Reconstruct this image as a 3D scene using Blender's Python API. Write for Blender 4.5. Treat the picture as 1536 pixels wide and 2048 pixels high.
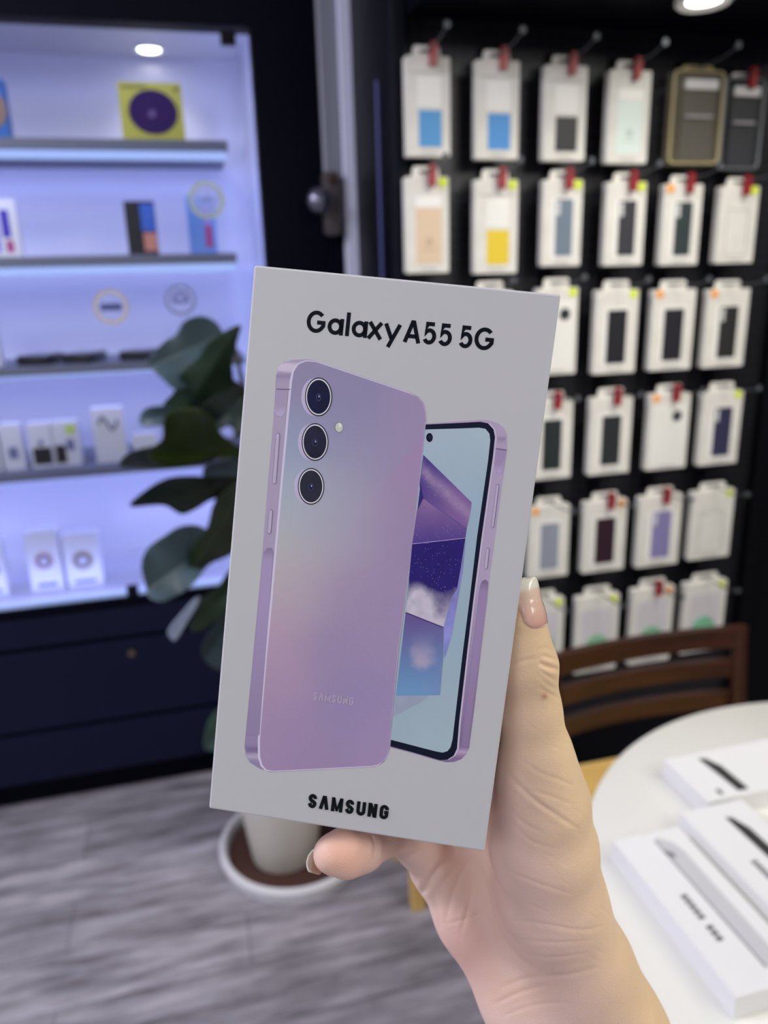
import bpy, bmesh, math, random
import numpy as np
from mathutils import Vector, Matrix
from mathutils.geometry import delaunay_2d_cdt

random.seed(7); rng = np.random.default_rng(5)
for o in list(bpy.data.objects): bpy.data.objects.remove(o, do_unlink=True)
S = bpy.context.scene
COL = S.collection

# ---------------------------------------------------------------- camera
F = 1500.0
CAM_H = 1.43
PITCH, ROLL, AZ = (math.radians(v) for v in (16.61, -1.75, 13.87))
FW = np.array([math.sin(AZ)*math.cos(PITCH), math.cos(AZ)*math.cos(PITCH), -math.sin(PITCH)])
_rt = np.array([math.cos(AZ), -math.sin(AZ), 0.0]); _up = np.cross(_rt, FW)
RT = math.cos(ROLL)*_rt + math.sin(ROLL)*_up
UP = -math.sin(ROLL)*_rt + math.cos(ROLL)*_up
O = np.array([0.0, 0.0, CAM_H])
cd = bpy.data.cameras.new('camera'); cam = bpy.data.objects.new('camera', cd); COL.objects.link(cam)
cam.matrix_world = Matrix(((RT[0], UP[0], -FW[0], O[0]), (RT[1], UP[1], -FW[1], O[1]), (RT[2], UP[2], -FW[2], O[2]), (0, 0, 0, 1)))
cd.sensor_fit = 'HORIZONTAL'; cd.sensor_width = 24.0; cd.lens = F/1536*24.0
cd.clip_start = 0.01
cd.dof.use_dof = True; cd.dof.focus_distance = 0.222; cd.dof.aperture_fstop = 8.8
S.camera = cam

# ---------------------------------------------------------------- world, lamps, exposure
S.view_settings.view_transform = 'Standard'; S.view_settings.look = 'None'
S.view_settings.gamma = 1.0; S.view_settings.use_curve_mapping = False
S.view_settings.exposure = 0.0
w = bpy.data.worlds.new('room_air'); S.world = w; w.use_nodes = True
w.node_tree.nodes['Background'].inputs[0].default_value = (0.55, 0.55, 0.62, 1)
w.node_tree.nodes['Background'].inputs[1].default_value = 0.05
try:
    S.cycles.max_bounces = 8; S.cycles.transparent_max_bounces = 12; S.cycles.sample_clamp_indirect = 4.0
except Exception: pass

def area(name, loc, target, size, power, color, size_y=None):
    l = bpy.data.lights.new(name, 'AREA'); l.energy = power; l.color = color; l.size = size
    if size_y: l.shape = 'RECTANGLE'; l.size_y = size_y
    o = bpy.data.objects.new(name, l); COL.objects.link(o); o.location = loc
    d = Vector(target) - Vector(loc); o.rotation_euler = d.to_track_quat('-Z', 'Y').to_euler()
    return o
area('unseen_ceiling_light', (0.9, 0.45, 2.6), (0.98, 1.1, 1.1), 0.5, 3.5, (1.0, 0.96, 0.88), 0.5)
o_ = area('package_fill_light', (0.95, 0.70, 2.45), (1.0, 1.62, 0.7), 0.35, 2.2, (1.0, 0.96, 0.88), 0.2); o_.data.spread = math.radians(80)  # unseen fill lamp added to brighten the hanging packages
area('unseen_ceiling_light', (1.35, -0.95, 2.5), (0.2, 0.6, 1.1), 1.2, 22, (1.0, 0.98, 0.95), 0.9)  # unseen frontal fill behind the camera, for box and hand
area('unseen_ceiling_light', (-1.6, -1.2, 2.35), (0.1, 0.5, 1.1), 1.0, 12.5, (0.97, 0.97, 1.0), 0.8)  # unseen fill lamp added behind the camera on the left, for the palm
area('unseen_ceiling_light', (-1.4, 0.8, 2.5), (-0.8, 1.0, 0.0), 0.7, 42, (0.86, 0.86, 1.0), 0.6)  # unseen cool fill, placed to brighten the left of the floor
area('unseen_ceiling_light', (1.9, 0.1, 2.5), (0.5, 0.4, 1.0), 0.7, 10, (1.0, 0.90, 0.74), 0.7)

# ---------------------------------------------------------------- helpers
def lin(c):
    c = np.asarray(c, float)/255.0
    return np.where(c <= 0.04045, c/12.92, ((c+0.055)/1.055)**2.4)
def L4(c): return tuple(lin(c)) + (1.0,)
_mats = {}
def mat(name, rgb=(200, 200, 200), rough=0.5, metal=0.0, emit=None, estr=0.0, spec=0.5, alpha=1.0, coat=0.0, sss=0.0, trans=0.0):
    if name in _mats: return _mats[name]
    m = bpy.data.materials.new(name); m.use_nodes = True; _mats[name] = m
    b = m.node_tree.nodes['Principled BSDF']
    b.inputs['Base Color'].default_value = L4(rgb); b.inputs['Roughness'].default_value = rough
    b.inputs['Metallic'].default_value = metal; b.inputs['Specular IOR Level'].default_value = spec
    b.inputs['Alpha'].default_value = alpha; b.inputs['Coat Weight'].default_value = coat
    b.inputs['Transmission Weight'].default_value = trans
    if emit is not None:
        b.inputs['Emission Color'].default_value = L4(emit); b.inputs['Emission Strength'].default_value = estr
    return m
def nodes(m): return m.node_tree.nodes, m.node_tree.links, m.node_tree.nodes['Principled BSDF']
def add_noise(m, scale, c1, c2, bump=0.0, bscale=None, stretch=(1, 1, 1), detail=4):
    n, l, b = nodes(m)
    tc = n.new('ShaderNodeTexCoord'); mp = n.new('ShaderNodeMapping'); mp.inputs['Scale'].default_value = stretch
    tx = n.new('ShaderNodeTexNoise'); tx.inputs['Scale'].default_value = scale; tx.inputs['Detail'].default_value = detail
    cr = n.new('ShaderNodeValToRGB'); cr.color_ramp.elements[0].color = L4(c1); cr.color_ramp.elements[1].color = L4(c2)
    cr.color_ramp.elements[0].position = .3; cr.color_ramp.elements[1].position = .7
    l.new(tc.outputs['Object'], mp.inputs[0]); l.new(mp.outputs[0], tx.inputs['Vector']); l.new(tx.outputs['Fac'], cr.inputs[0])
    l.new(cr.outputs[0], b.inputs['Base Color'])
    if bump:
        t2 = n.new('ShaderNodeTexNoise'); t2.inputs['Scale'].default_value = bscale or scale; t2.inputs['Detail'].default_value = 5
        l.new(mp.outputs[0], t2.inputs['Vector'])
        bp = n.new('ShaderNodeBump'); bp.inputs['Strength'].default_value = bump; bp.inputs['Distance'].default_value = .002
        l.new(t2.outputs['Fac'], bp.inputs['Height']); l.new(bp.outputs[0], b.inputs['Normal'])
    return m

def catmull(pts, n=6, closed=True):
    P = np.asarray(pts, float); N = len(P); out = []
    for i in range(N):
        p0, p1, p2, p3 = P[(i-1) % N], P[i], P[(i+1) % N], P[(i+2) % N]
        for k in range(n):
            t = k/n; out.append(.5*((2*p1)+(-p0+p2)*t+(2*p0-5*p1+4*p2-p3)*t*t+(-p0+3*p1-3*p2+p3)*t**3))
    return np.array(out)
def tag(o, label=None, cat=None, group=None, kind=None):
    if label: o['label'] = label
    if cat: o['category'] = cat
    if group: o['group'] = group
    if kind: o['kind'] = kind
    return o
def thing(name, label, cat, loc=(0, 0, 0), group=None, rot=(0, 0, 0)):
    o = bpy.data.objects.new(name, None); COL.objects.link(o); o.empty_display_size = .02
    o.location = loc; o.rotation_euler = rot
    return tag(o, label, cat, group)
def mesh(name, verts, faces, m, parent=None, smooth=False, world=False):
    me = bpy.data.meshes.new(name); me.from_pydata([tuple(v) for v in verts], [], [tuple(int(i) for i in f) for f in faces]); me.update()
    if smooth: me.shade_smooth()
    o = bpy.data.objects.new(name, me); COL.objects.link(o)
    if m: me.materials.append(m)
    if parent:
        o.parent = parent
        if world: o.matrix_parent_inverse = parent_matrix(parent).inverted()
    return o
def parent_matrix(p):
    M = Matrix.LocRotScale(p.location, p.rotation_euler, None)
    return (parent_matrix(p.parent) @ M) if p.parent else M
class B:
    """collects shapes for one mesh"""
    def __init__(s): s.bm = bmesh.new()
    def box(s, x0, x1, y0, y1, z0, z1, bev=0.0, seg=2):
        r = bmesh.ops.create_cube(s.bm, size=1)
        for v in r['verts']:
            v.co = Vector(((x0+x1)/2+v.co.x*(x1-x0), (y0+y1)/2+v.co.y*(y1-y0), (z0+z1)/2+v.co.z*(z1-z0)))
        if bev:
            es = list({e for v in r['verts'] for e in v.link_edges})
            bmesh.ops.bevel(s.bm, geom=es, offset=bev, segments=seg, affect='EDGES', profile=.5)
        return s
    def lathe(s, prof, c=(0, 0, 0), n=48, axis='Z'):
        rings = []
        for r, z in prof:
            ring = []
            for i in range(n):
                a = 2*math.pi*i/n
                p = (r*math.cos(a), r*math.sin(a), z)
                if axis == 'Y': p = (p[0], p[2], p[1])
                if axis == 'X': p = (p[2], p[0], p[1])
                ring.append(s.bm.verts.new((c[0]+p[0], c[1]+p[1], c[2]+p[2])))
            rings.append(ring)
        for a, b in zip(rings, rings[1:]):
            for i in range(n): s.bm.faces.new((a[i], a[(i+1) % n], b[(i+1) % n], b[i]))
        s.bm.faces.new(rings[0][::-1]); s.bm.faces.new(rings[-1])
        return s
    def tube(s, pts, r, n=10, rs=None, flat=1.0):
        pts = [Vector(p) for p in pts]; prev = None; rings = []
        for i, p in enumerate(pts):
            t = (pts[min(i+1, len(pts)-1)]-pts[max(i-1, 0)]).normalized()
            if prev is None:
                a = Vector((0, 0, 1)) if abs(t.z) < .9 else Vector((1, 0, 0)); u = t.cross(a).normalized()
            else: u = (prev - t*prev.dot(t)).normalized()
            prev = u; v = t.cross(u); rr = rs[i] if rs else r
            rings.append([s.bm.verts.new(p + u*rr*math.cos(2*math.pi*k/n) + v*rr*flat*math.sin(2*math.pi*k/n)) for k in range(n)])
        for a, b in zip(rings, rings[1:]):
            for i in range(n): s.bm.faces.new((a[i], a[(i+1) % n], b[(i+1) % n], b[i]))
        s.bm.faces.new(rings[0][::-1]); s.bm.faces.new(rings[-1]); return s
    def prism(s, poly, y0, y1):
        """poly in XZ extruded along Y"""
        a = [s.bm.verts.new((x, y0, z)) for x, z in poly]; b = [s.bm.verts.new((x, y1, z)) for x, z in poly]
        n = len(poly); s.bm.faces.new(a); s.bm.faces.new(b[::-1])
        for i in range(n): s.bm.faces.new((a[i], b[i], b[(i+1) % n], a[(i+1) % n]))
        return s
    def out(s, name, m, parent=None, smooth=False, loc=None, rot=None):
        bmesh.ops.recalc_face_normals(s.bm, faces=s.bm.faces)
        me = bpy.data.meshes.new(name); s.bm.to_mesh(me); s.bm.free()
        if smooth:
            me.shade_smooth()
            try: me.set_sharp_from_angle(angle=math.radians(40))
            except Exception: pass
        o = bpy.data.objects.new(name, me); COL.objects.link(o); me.materials.append(m)
        if parent: o.parent = parent
        if loc is not None: o.location = loc
        if rot is not None: o.rotation_euler = rot
        return o
def rrect(x0, x1, z0, z1, r, n=5):
    p = []
    for cx, cz, a0 in ((x1-r, z1-r, 0), (x0+r, z1-r, 90), (x0+r, z0+r, 180), (x1-r, z0+r, 270)):
        for k in range(n+1):
            a = math.radians(a0+90*k/n); p.append((cx+r*math.cos(a), cz+r*math.sin(a)))
    return p

# sight lines of the photograph, met with real planes of the room
def ray(x, y): return FW + RT*(x-768)/F - UP*(y-1024)/F
def atY(x, y, d): v = ray(x, y); return O + v*(d/v[1])
def atZ(x, y, z): v = ray(x, y); return O + v*((z-CAM_H)/v[2])
def proj(P):
    v = np.asarray(P)-O; z = v@FW
    return np.stack([768+F*(v@RT)/z, 1024-F*(v@UP)/z], -1)

# ---------------------------------------------------------------- materials
M_black = mat('black_lacquer', (5, 7, 20), .5, spec=.06)
M_blackm = mat('black_metal', (12, 13, 19), .5, spec=.12)
M_navy = mat('navy_laminate', (20, 23, 46), .5, spec=.12)
M_card = add_noise(mat('white_card', (226, 224, 216), .6, spec=.25), 30, (222, 220, 211), (230, 228, 220))
M_cab = mat('white_laminate', (226, 226, 240), .22)
M_led = mat('led_strip', (60, 66, 90), .5, emit=(165, 190, 248), estr=1.0)
M_glass = bpy.data.materials.new('clear_glass'); M_glass.use_nodes = True
n_ = M_glass.node_tree.nodes; l_ = M_glass.node_tree.links; n_.remove(n_['Principled BSDF'])
tr = n_.new('ShaderNodeBsdfTransparent'); tr.inputs[0].default_value = (.96, .97, .99, 1)
gl = n_.new('ShaderNodeBsdfGlossy'); gl.inputs['Roughness'].default_value = .02
fr = n_.new('ShaderNodeFresnel'); fr.inputs[0].default_value = 1.3; mx = n_.new('ShaderNodeMixShader')
l_.new(fr.outputs[0], mx.inputs[0]); l_.new(tr.outputs[0], mx.inputs[1]); l_.new(gl.outputs[0], mx.inputs[2])
l_.new(mx.outputs[0], n_['Material Output'].inputs[0])

# ---------------------------------------------------------------- room shell
YC, YP = 2.052, 1.66          # glass front of the showcase, face of the black display board
XL, XR, YB, YF, ZC = -2.2, 2.6, -2.0, 2.75, 2.75
m = mat('wood_plank_floor', (120, 115, 120), .42)
n, l, b = nodes(m)
tc = n.new('ShaderNodeTexCoord'); mp = n.new('ShaderNodeMapping'); l.new(tc.outputs['Object'], mp.inputs[0])
br = n.new('ShaderNodeTexBrick'); br.inputs['Scale'].default_value = 1.0; br.inputs['Brick Width'].default_value = 1.1
br.inputs['Row Height'].default_value = .15; br.inputs['Mortar Size'].default_value = .0015; br.offset = .37
br.inputs['Color1'].default_value = (.62, .62, .62, 1); br.inputs['Color2'].default_value = (1, 1, 1, 1); br.inputs['Mortar'].default_value = (.35, .35, .35, 1)
l.new(mp.outputs[0], br.inputs['Vector'])
mp2 = n.new('ShaderNodeMapping'); mp2.inputs['Scale'].default_value = (2.4, 15, 1); l.new(tc.outputs['Object'], mp2.inputs[0])
tx = n.new('ShaderNodeTexNoise'); tx.inputs['Scale'].default_value = 1.6; tx.inputs['Detail'].default_value = 7; tx.inputs['Roughness'].default_value = .62
l.new(mp2.outputs[0], tx.inputs['Vector'])
cr = n.new('ShaderNodeValToRGB'); cr.color_ramp.elements[0].position = .32; cr.color_ramp.elements[1].position = .68
cr.color_ramp.elements[0].color = L4((108, 103, 110)); cr.color_ramp.elements[1].color = L4((202, 196, 206))
l.new(tx.outputs['Fac'], cr.inputs[0])
mm = n.new('ShaderNodeMix'); mm.data_type = 'RGBA'; mm.blend_type = 'MULTIPLY'; mm.inputs[0].default_value = 1
l.new(cr.outputs[0], mm.inputs[6]); l.new(br.outputs['Color'], mm.inputs[7]); l.new(mm.outputs[2], b.inputs['Base Color'])
tag(B().box(XL, XR, YB, YF, -.05, 0).out('floor', m), kind='structure')
M_wall = mat('dark_wall_paint', (38, 40, 50), .6)
M_ceil = mat('ceiling_paint', (205, 205, 206), .8)
tag(B().box(XL, XR, YF, YF+.06, 0, ZC).out('wall_back', M_wall), kind='structure')
tag(B().box(XL-.06, XL, YB, YF, 0, ZC).out('wall_left', mat('side_wall_paint', (205, 205, 212), .8)), kind='structure')
tag(B().box(XR, XR+.06, YB, YF, 0, ZC).out('wall_right', M_wall), kind='structure')
tag(B().box(XL, XR, YB-.06, YB, 0, ZC).out('wall_front', mat('shop_wall_paint', (210, 208, 204), .8)), kind='structure')
tag(B().box(XL, XR, YB, YF, ZC, ZC+.05).out('ceiling', M_ceil), kind='structure')

# ---------------------------------------------------------------- glass showcase (left)
XI0, XI1 = -1.5, .214        # opening
ZB, ZT = .632, 2.035
CD = .42                     # depth
sc = thing('display_cabinet', 'tall black showcase with lit white shelves behind a glass front', 'cabinet', (-.55, YC, 0))
def scp(bb, name, m_, parent=sc, smooth=False):
    o = bb.out(name, m_, parent, smooth); o.matrix_parent_inverse = Matrix.Translation(sc.location).inverted() if parent is sc else Matrix.Identity(4)
    return o
fr_ = B(); fr_.box(XI1, .372, YC, YC+.06, ZB-.03, 2.6); fr_.box(XI0, XI1, YC, YC+.06, ZT, 2.6); fr_.box(XI0-.15, XI0, YC, YC+.06, 0, 2.6)
scp(fr_, 'frame', M_black)
scp(B().box(XI0, XI1+.02, YC+CD, YC+CD+.02, ZB, ZT+.12), 'back_panel', M_cab)
sp = B(); sp.box(XI1+.004, XI1+.022, YC+.06, YC+CD, ZB, ZT+.12); sp.box(XI0-.02, XI0, YC+.06, YC+CD, ZB, ZT+.12)
scp(sp, 'side_panel', M_cab)
scp(B().box(XI0, XI1+.02, YC+.06, YC+CD, ZT+.035, ZT+.055), 'top_panel', M_cab)
scp(B().box(XI0, XI1+.004, YC+.012, YC+CD, ZB-.03, ZB), 'bottom_panel', M_cab)
scp(B().box(XI0, XI1, YC-.001, YC+.0115, ZB-.030, ZB-.004), 'bottom_rail', M_black)
low = scp(B().box(XI0, .372, YC+.02, YC+CD, .09, ZB-.03), 'base_body', M_navy)
scp(B().box(XI0, .372, YC+.05, YC+CD, 0, .09), 'plinth', M_black)
for z0, z1 in ((.515, ZB-.034), (.262, .500), (.095, .247)):
    d_ = scp(B().box(XI0, .370, YC-.002, YC+.02, z0, z1, .002), 'drawer_front', M_navy)
    if z0 == .262:
        lk = B().lathe([(.009, 0), (.009, .004), (.007, .005), (.0, .0051)], (atY(263, 1305, YC)[0], YC-.0065, atY(263, 1305, YC)[2]), 24, 'Y')
        lk.out('keyhole', mat('dull_brass', (150, 130, 100), .35, 1.0), d_).parent = d_
        d_.children[0].matrix_parent_inverse = Matrix.Identity(4)
gp = scp(B().box(XI0, XI1, YC+.002, YC+.008, ZB, ZT), 'glass_pane', M_glass)
p = atY(456, 76, YC); scp(B().box(p[0]-.018, p[0]+.018, YC-.006, YC+.014, p[2]-.014, p[2]+.016, .002), 'glass_hinge', M_blackm)
p = atY(264, 1180, YC); scp(B().box(p[0]-.014, p[0]+.016, YC-.006, YC+.014, ZB-.002, p[2]+.012, .002), 'glass_hinge', M_blackm)
# ceiling downlight inside the case
dl = atZ(298, 97, ZT+.034)
lamp = thing('recessed_downlight', 'small round white downlight glowing in the showcase ceiling', 'light', (dl[0], dl[1], ZT+.03))
B().lathe([(.044, .005), (.044, 0), (.038, -.003), (.030, 0), (.030, .004)], (0, 0, 0), 40).out('trim_ring', mat('white_plastic', (240, 240, 238), .4), lamp, True)
B().lathe([(.0, -.0015), (.022, -.002), (.029, .003)][::-1], (0, 0, 0), 40).out('diffuser', mat('lamp_glow', (255, 255, 255), .5, emit=(255, 250, 240), estr=9.0), lamp, True)
pl = bpy.data.lights.new('downlight_beam', 'SPOT'); pl.energy = 1.6; pl.color = (1, .95, .88); pl.spot_size = math.radians(110); pl.spot_blend = .6; pl.shadow_soft_size = .03
po = bpy.data.objects.new('downlight_beam', pl); COL.objects.link(po); po.location = (0, 0, -.012); po.parent = lamp
# shelves
YS = YC+.10
shelf_px = [((0, 290), (455, 291), True), ((0, 521), (472, 515), True), ((0, 745), (290, 731), False), ((0, 957), (260, 938), False)]
shelf_z = []; LEDP = 1.9
M_shelf = mat('shelf_laminate', (120, 124, 140), .5)
def shelf_lamp(name, x0, x1, y, z, power, up=False, par=None):
    """the light given off by a led strip, thrown back and down into the case"""
    l = bpy.data.lights.new(name, 'AREA'); l.shape = 'RECTANGLE'; l.size = x1-x0; l.size_y = .008; l.energy = power; l.color = (.40, .46, 1.0)
    o = bpy.data.objects.new(name, l); COL.objects.link(o); o.location = ((x0+x1)/2, y, z)
    o.rotation_euler = Vector((0, .75, .5 if up else -.55)).to_track_quat('-Z', 'Y').to_euler(); return o
for i, (a_, b_, strip) in enumerate(shelf_px):
    z = atY(b_[0], b_[1], YS)[2]; shelf_z.append(z+.012)
    xe = atY(456, 291, YS)[0]
    sh = scp(B().box(XI0+.001, xe, YS, YC+CD, z-.012, z+.012, .002), 'shelf', M_shelf)
    t_ = B()
    if strip: t_.tube([(XI0+.02, YS+.012, z-.024), (xe-.006, YS+.012, z-.024)], .0105, 14)
    else: t_.tube([(XI0+.02, YS+.03, z-.0165), (xe-.006, YS+.03, z-.0165)], .0035, 10)
    o = t_.out('light_bar', M_led if strip else mat('led_strip_thin', (60, 66, 90), .5, emit=(165, 190, 248), estr=1.0), sh, True)
    shelf_lamp('shelf_led', XI0+.02, xe-.006, YS+.026 if strip else YS+.036, z-.026 if strip else z-.018, LEDP)
t_ = B(); t_.tube([(XI0+.02, YC+.02, ZB+.004), (XI1-.01, YC+.02, ZB+.004)], .004, 10); scp(t_, 'floor_light_strip', M_led, smooth=True)
shelf_lamp('case_floor_led', XI0+.02, XI1-.01, YC+.03, ZB+.008, LEDP*.6, up=True)
l = bpy.data.lights.new('hidden_side_fill', 'AREA'); l.shape = 'RECTANGLE'; l.size = .008; l.size_y = 1.35; l.energy = 1.0; l.color = (.42, .50, 1.0)  # added lamp hidden behind the frame to brighten the side wall
o = bpy.data.objects.new('hidden_side_fill', l); COL.objects.link(o); o.location = (XI1-.025, YC+.066, (ZB+ZT)/2); o.rotation_euler = Vector((.55, .83, 0)).to_track_quat('-Z', 'Y').to_euler()
shelf_lamp('case_top_fill', XI0+.02, XI1-.01, YC+.07, ZT+.02, LEDP*.45)  # unseen lamp added under the top panel to lift the case interior

def shelf_box(name, label, cat, px0, px1, ytop, zsh, y, dep, m_, rot=0, grp=None):
    """a box whose front spans px0..px1 standing at depth y on height zsh"""
    xa, xb = atY(px0, 600, y)[0], atY(px1, 600, y)[0]
    zt = atY((px0+px1)/2, ytop, y)[2]
    t = thing(name, label, cat, ((xa+xb)/2, y, zsh), grp, (0, 0, rot))
    h = max(zt-zsh, .01); wd = (xb-xa)
    B().box(-wd/2, wd/2, 0, dep, 0, h, .0015).out('carton', m_, t)
    return t, wd, h
def xcorr(px, py, y): return atY(px, py, y)[0]
def sbox(name, label, cat, x0, x1, y0, y1, zsh, y, dep, m_, rot=0, grp=None):
    xa, xb = atY(x0, y1, y)[0], atY(x1, y1, y)[0]
    zt = atY((x0+x1)/2, y0, y)[2]
    t = thing(name, label, cat, ((xa+xb)/2, y, zsh), grp, (0, 0, rot))
    h = max(zt-zsh, .008); wd = xb-xa
    B().box(-wd/2, wd/2, 0, dep, 0, h, .0012).out('carton', m_, t)
    return t, wd, h
def panel(t, x0, x1, z0, z1, m_, name='printed_panel', y=-.0012, r=.002, label=None):
    o = B().prism(rrect(x0, x1, z0, z1, min(r, (x1-x0)/2.01, (z1-z0)/2.01)), y, 0.0002).out(name, m_, t)
    if label: o['label'] = label
    return o
def disc(t, x, z, r, m_, name='printed_disc', y=-.0018, rz=None):
    b_ = B(); b_.lathe([(r, 0), (r, -y+.0002)], (0, 0, 0), 36, 'Y'); o = b_.out(name, m_, t); o.location = (x, y, z); o.scale = (1, 1, (rz or r)/r); return o
Yb = YS+.05
# top shelf
t, wd, h = sbox('speaker_box', 'yellow square carton with a big dark purple disc on the top shelf', 'box', 247, 372, 165, 283, shelf_z[0], Yb-.02, .05, mat('yellow_carton', (214, 210, 100), .7, spec=.2))
disc(t, wd*.02, h*.5, wd*.39, mat('purple_print', (66, 40, 100), .7, spec=.1), rz=h*.38); disc(t, 0, h*.47, wd*.06, mat('purple_print_light', (120, 96, 150), .4), 'disc_centre', -.0024)
panel(t, -wd*.45, -wd*.05, h*.9, h*.94, mat('olive_print', (130, 128, 60), .5), 'small_print'); panel(t, wd*.38, wd*.46, h*.86, h*.93, mat('olive_print', (), .5), 'small_print')
t, wd, h = sbox('speaker_box', 'blue carton with a brown disc on the top shelf at the picture edge', 'box', -85, 22, 155, 283, shelf_z[0], Yb-.02, .05, mat('blue_carton', (40, 110, 190), .5))
disc(t, wd*.18, h*.5, wd*.33, mat('brown_print', (150, 120, 105), .4), rz=h*.33)
panel(t, wd*.3, wd*.45, h*.85, h*.93, mat('navy_print', (20, 50, 100), .5), 'small_print')
# second shelf
M_wc = mat('bright_white_card', (240, 240, 246), .4)
t, wd, h = sbox('phone_carton', 'white carton printed with a violet phone on the second shelf at the picture edge', 'box', -60, 46, 398, 512, shelf_z[1], Yb, .03, M_wc)
panel(t, -wd*.4, wd*.12, h*.1, h*.85, mat('violet_print', (150, 150, 250), .4)); panel(t, wd*.18, wd*.34, h*.35, h*.82, mat('deep_violet_print', (70, 50, 190), .4)); panel(t, wd*.22, wd*.36, h*.1, h*.3, mat('magenta_print', (190, 70, 140), .4))
t, wd, h = sbox('phone_carton', 'black sided carton with a blue and orange phone picture on the second shelf', 'box', 258, 318, 402, 505, shelf_z[1], Yb, .035, mat('carton_black', (22, 22, 34), .4))
panel(t, wd*.02, wd*.48, h*.45, h*.95, mat('sky_print', (60, 110, 210), .4)); panel(t, wd*.05, wd*.48, h*.08, h*.42, mat('peach_print', (226, 150, 130), .4))
t, wd, h = sbox('phone_carton', 'pale blue carton with a magenta mark beside the showcase side panel', 'box', 380, 436, 392, 498, shelf_z[1], Yb, .03, mat('pale_blue_carton', (120, 165, 240), .4))
panel(t, wd*.1, wd*.34, h*.12, h*.5, mat('magenta_print', (), .4)); panel(t, wd*.08, wd*.34, h*.5, h*.85, mat('lilac_print', (170, 160, 240), .4))
# third shelf: phones lying flat
for k, (x0, x1, lb) in enumerate(((38, 104, 'black phone lying flat on the third shelf nearest the picture edge'), (130, 192, 'black phone lying flat on the third shelf between two others'), (243, 300, 'black phone lying flat on the third shelf next to the plant leaves'))):
    xa, xb = atY(x0, 720, Yb)[0], atY(x1, 720, Yb)[0]
    ph = thing('demo_phone', lb, 'phone', ((xa+xb)/2, Yb-.01, shelf_z[2]), 'flat black phones on the third shelf', (0, 0, math.radians(-14)))
    wd = xb-xa
    B().box(-wd/2, wd/2, -.02, .10, 0, .026, .004, 3).out('body', mat('phone_black', (14, 15, 24), .3), ph, True)
    B().box(-wd*.45, wd*.45, -.014, .094, .0259, .0265, .0002).out('screen', mat('phone_glass_black', (10, 12, 26), .08), ph)
t, wd, h = sbox('carton', 'plain white upright carton on the third shelf at the picture edge', 'box', -60, 4, 640, 738, shelf_z[2], Yb, .05, M_wc)
# fourth shelf
for x0, x1, y0, lb, kind in ((-30, 4, 860, 'white carton cut by the picture edge on the lowest shelf', 0), (10, 52, 848, 'white carton with small grey writing on the lowest shelf', 1), (66, 112, 846, 'white carton with a black square on its front on the lowest shelf', 2), (114, 166, 842, 'white carton with a lime dot sticker on the lowest shelf', 3), (196, 258, 815, 'white carton with a grey cable picture on the lowest shelf', 4), (272, 320, 868, 'white carton half behind the plant leaves on the lowest shelf', 0)):
    t, wd, h = sbox('accessory_carton', lb, 'box', x0, x1, y0, 935, shelf_z[3], Yb, .05, M_wc, grp='white cartons on the lowest shelf')
    if kind == 1: panel(t, -wd*.2, wd*.25, h*.25, h*.5, mat('grey_print', (120, 130, 170), .5), 'small_print')
    if kind == 2: panel(t, -wd*.38, wd*.42, h*.08, h*.46, mat('carton_black', (), .4)); panel(t, -wd*.1, wd*.1, h*.5, h*.62, mat('grey_print', (), .5), 'small_print')
    if kind == 3:
        panel(t, -wd*.45, -wd*.05, h*.08, h*.48, mat('carton_black', (), .4)); disc(t, wd*.22, h*.82, .014, mat('lime_sticker', (205, 235, 120), .5), 'round_sticker'); panel(t, 0, wd*.3, h*.35, h*.6, mat('grey_print', (), .5), 'small_print')
    if kind == 4:
        o = B(); o.tube([(wd*(-.3+.62*i/14), -.001, h*(.72+.12*math.sin(i/2.1))) for i in range(15)], .003, 8); o.out('cable_picture', mat('slate_print', (70, 76, 110), .5), t, True)
# floor of the showcase
for x0, x1, y0, lb, kc in ((-40, 14, 1085, 'white carton with a black ring at the picture edge on the showcase floor', (50, 50, 70)), (62, 128, 1062, 'white carton with a rose gold ring picture on the showcase floor', (220, 190, 200)), (136, 208, 1068, 'white carton with a brass ring picture on the showcase floor', (200, 190, 170))):
    t, wd, h = sbox('charger_carton', lb, 'box', x0, x1, y0, 1165, ZB, YS+.02, .05, M_wc, grp='cartons on the showcase floor')
    mk = mat('ring_%d' % kc[0], kc, .4)
    b_ = B(); b_.lathe([(wd*.22, 0), (wd*.22, .0015), (wd*.30, .0015), (wd*.30, 0)], (0, 0, 0), 32, 'Y'); o = b_.out('ring_print', mk, t); o.location = (0, -.0014, h*.5)
    disc(t, 0, h*.5, wd*.16, mat('pearl_print', (214, 210, 226), .4), 'centre_print'); panel(t, -wd*.3, wd*.3, h*.06, h*.12, mat('grey_print', (), .5), 'small_print')
# round stickers on the glass
def glass_sticker(px, py, r, ring, label, inner):
    p = atY(px, py, YC)
    t = thing('round_sticker', label, 'sticker', (p[0], YC+.0005, p[2]), 'round stickers on the showcase glass')
    b_ = B(); n_s = 40
    vs = []
    for rr in (r*.84, r):
        for yy in (0.0, .0012):
            vs.append([b_.bm.verts.new((rr*math.cos(2*math.pi*i/n_s), yy, rr*math.sin(2*math.pi*i/n_s))) for i in range(n_s)])
    for i in range(n_s):
        j = (i+1) % n_s
        for a, b2 in ((0, 2), (2, 3), (3, 1), (1, 0)): b_.bm.faces.new((vs[a][i], vs[a][j], vs[b2][j], vs[b2][i]))
    b_.out('rim', ring, t)
    o = disc(t, 0, 0, r*.84, inner, 'face', 0.0); o.scale = (1, .5, 1); o.location = (0, .0003, 0)
    return t
M_face = mat('sticker_face', (176, 186, 240), .5, alpha=.35); M_dk = mat('sticker_ink', (60, 66, 120), .5)
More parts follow.
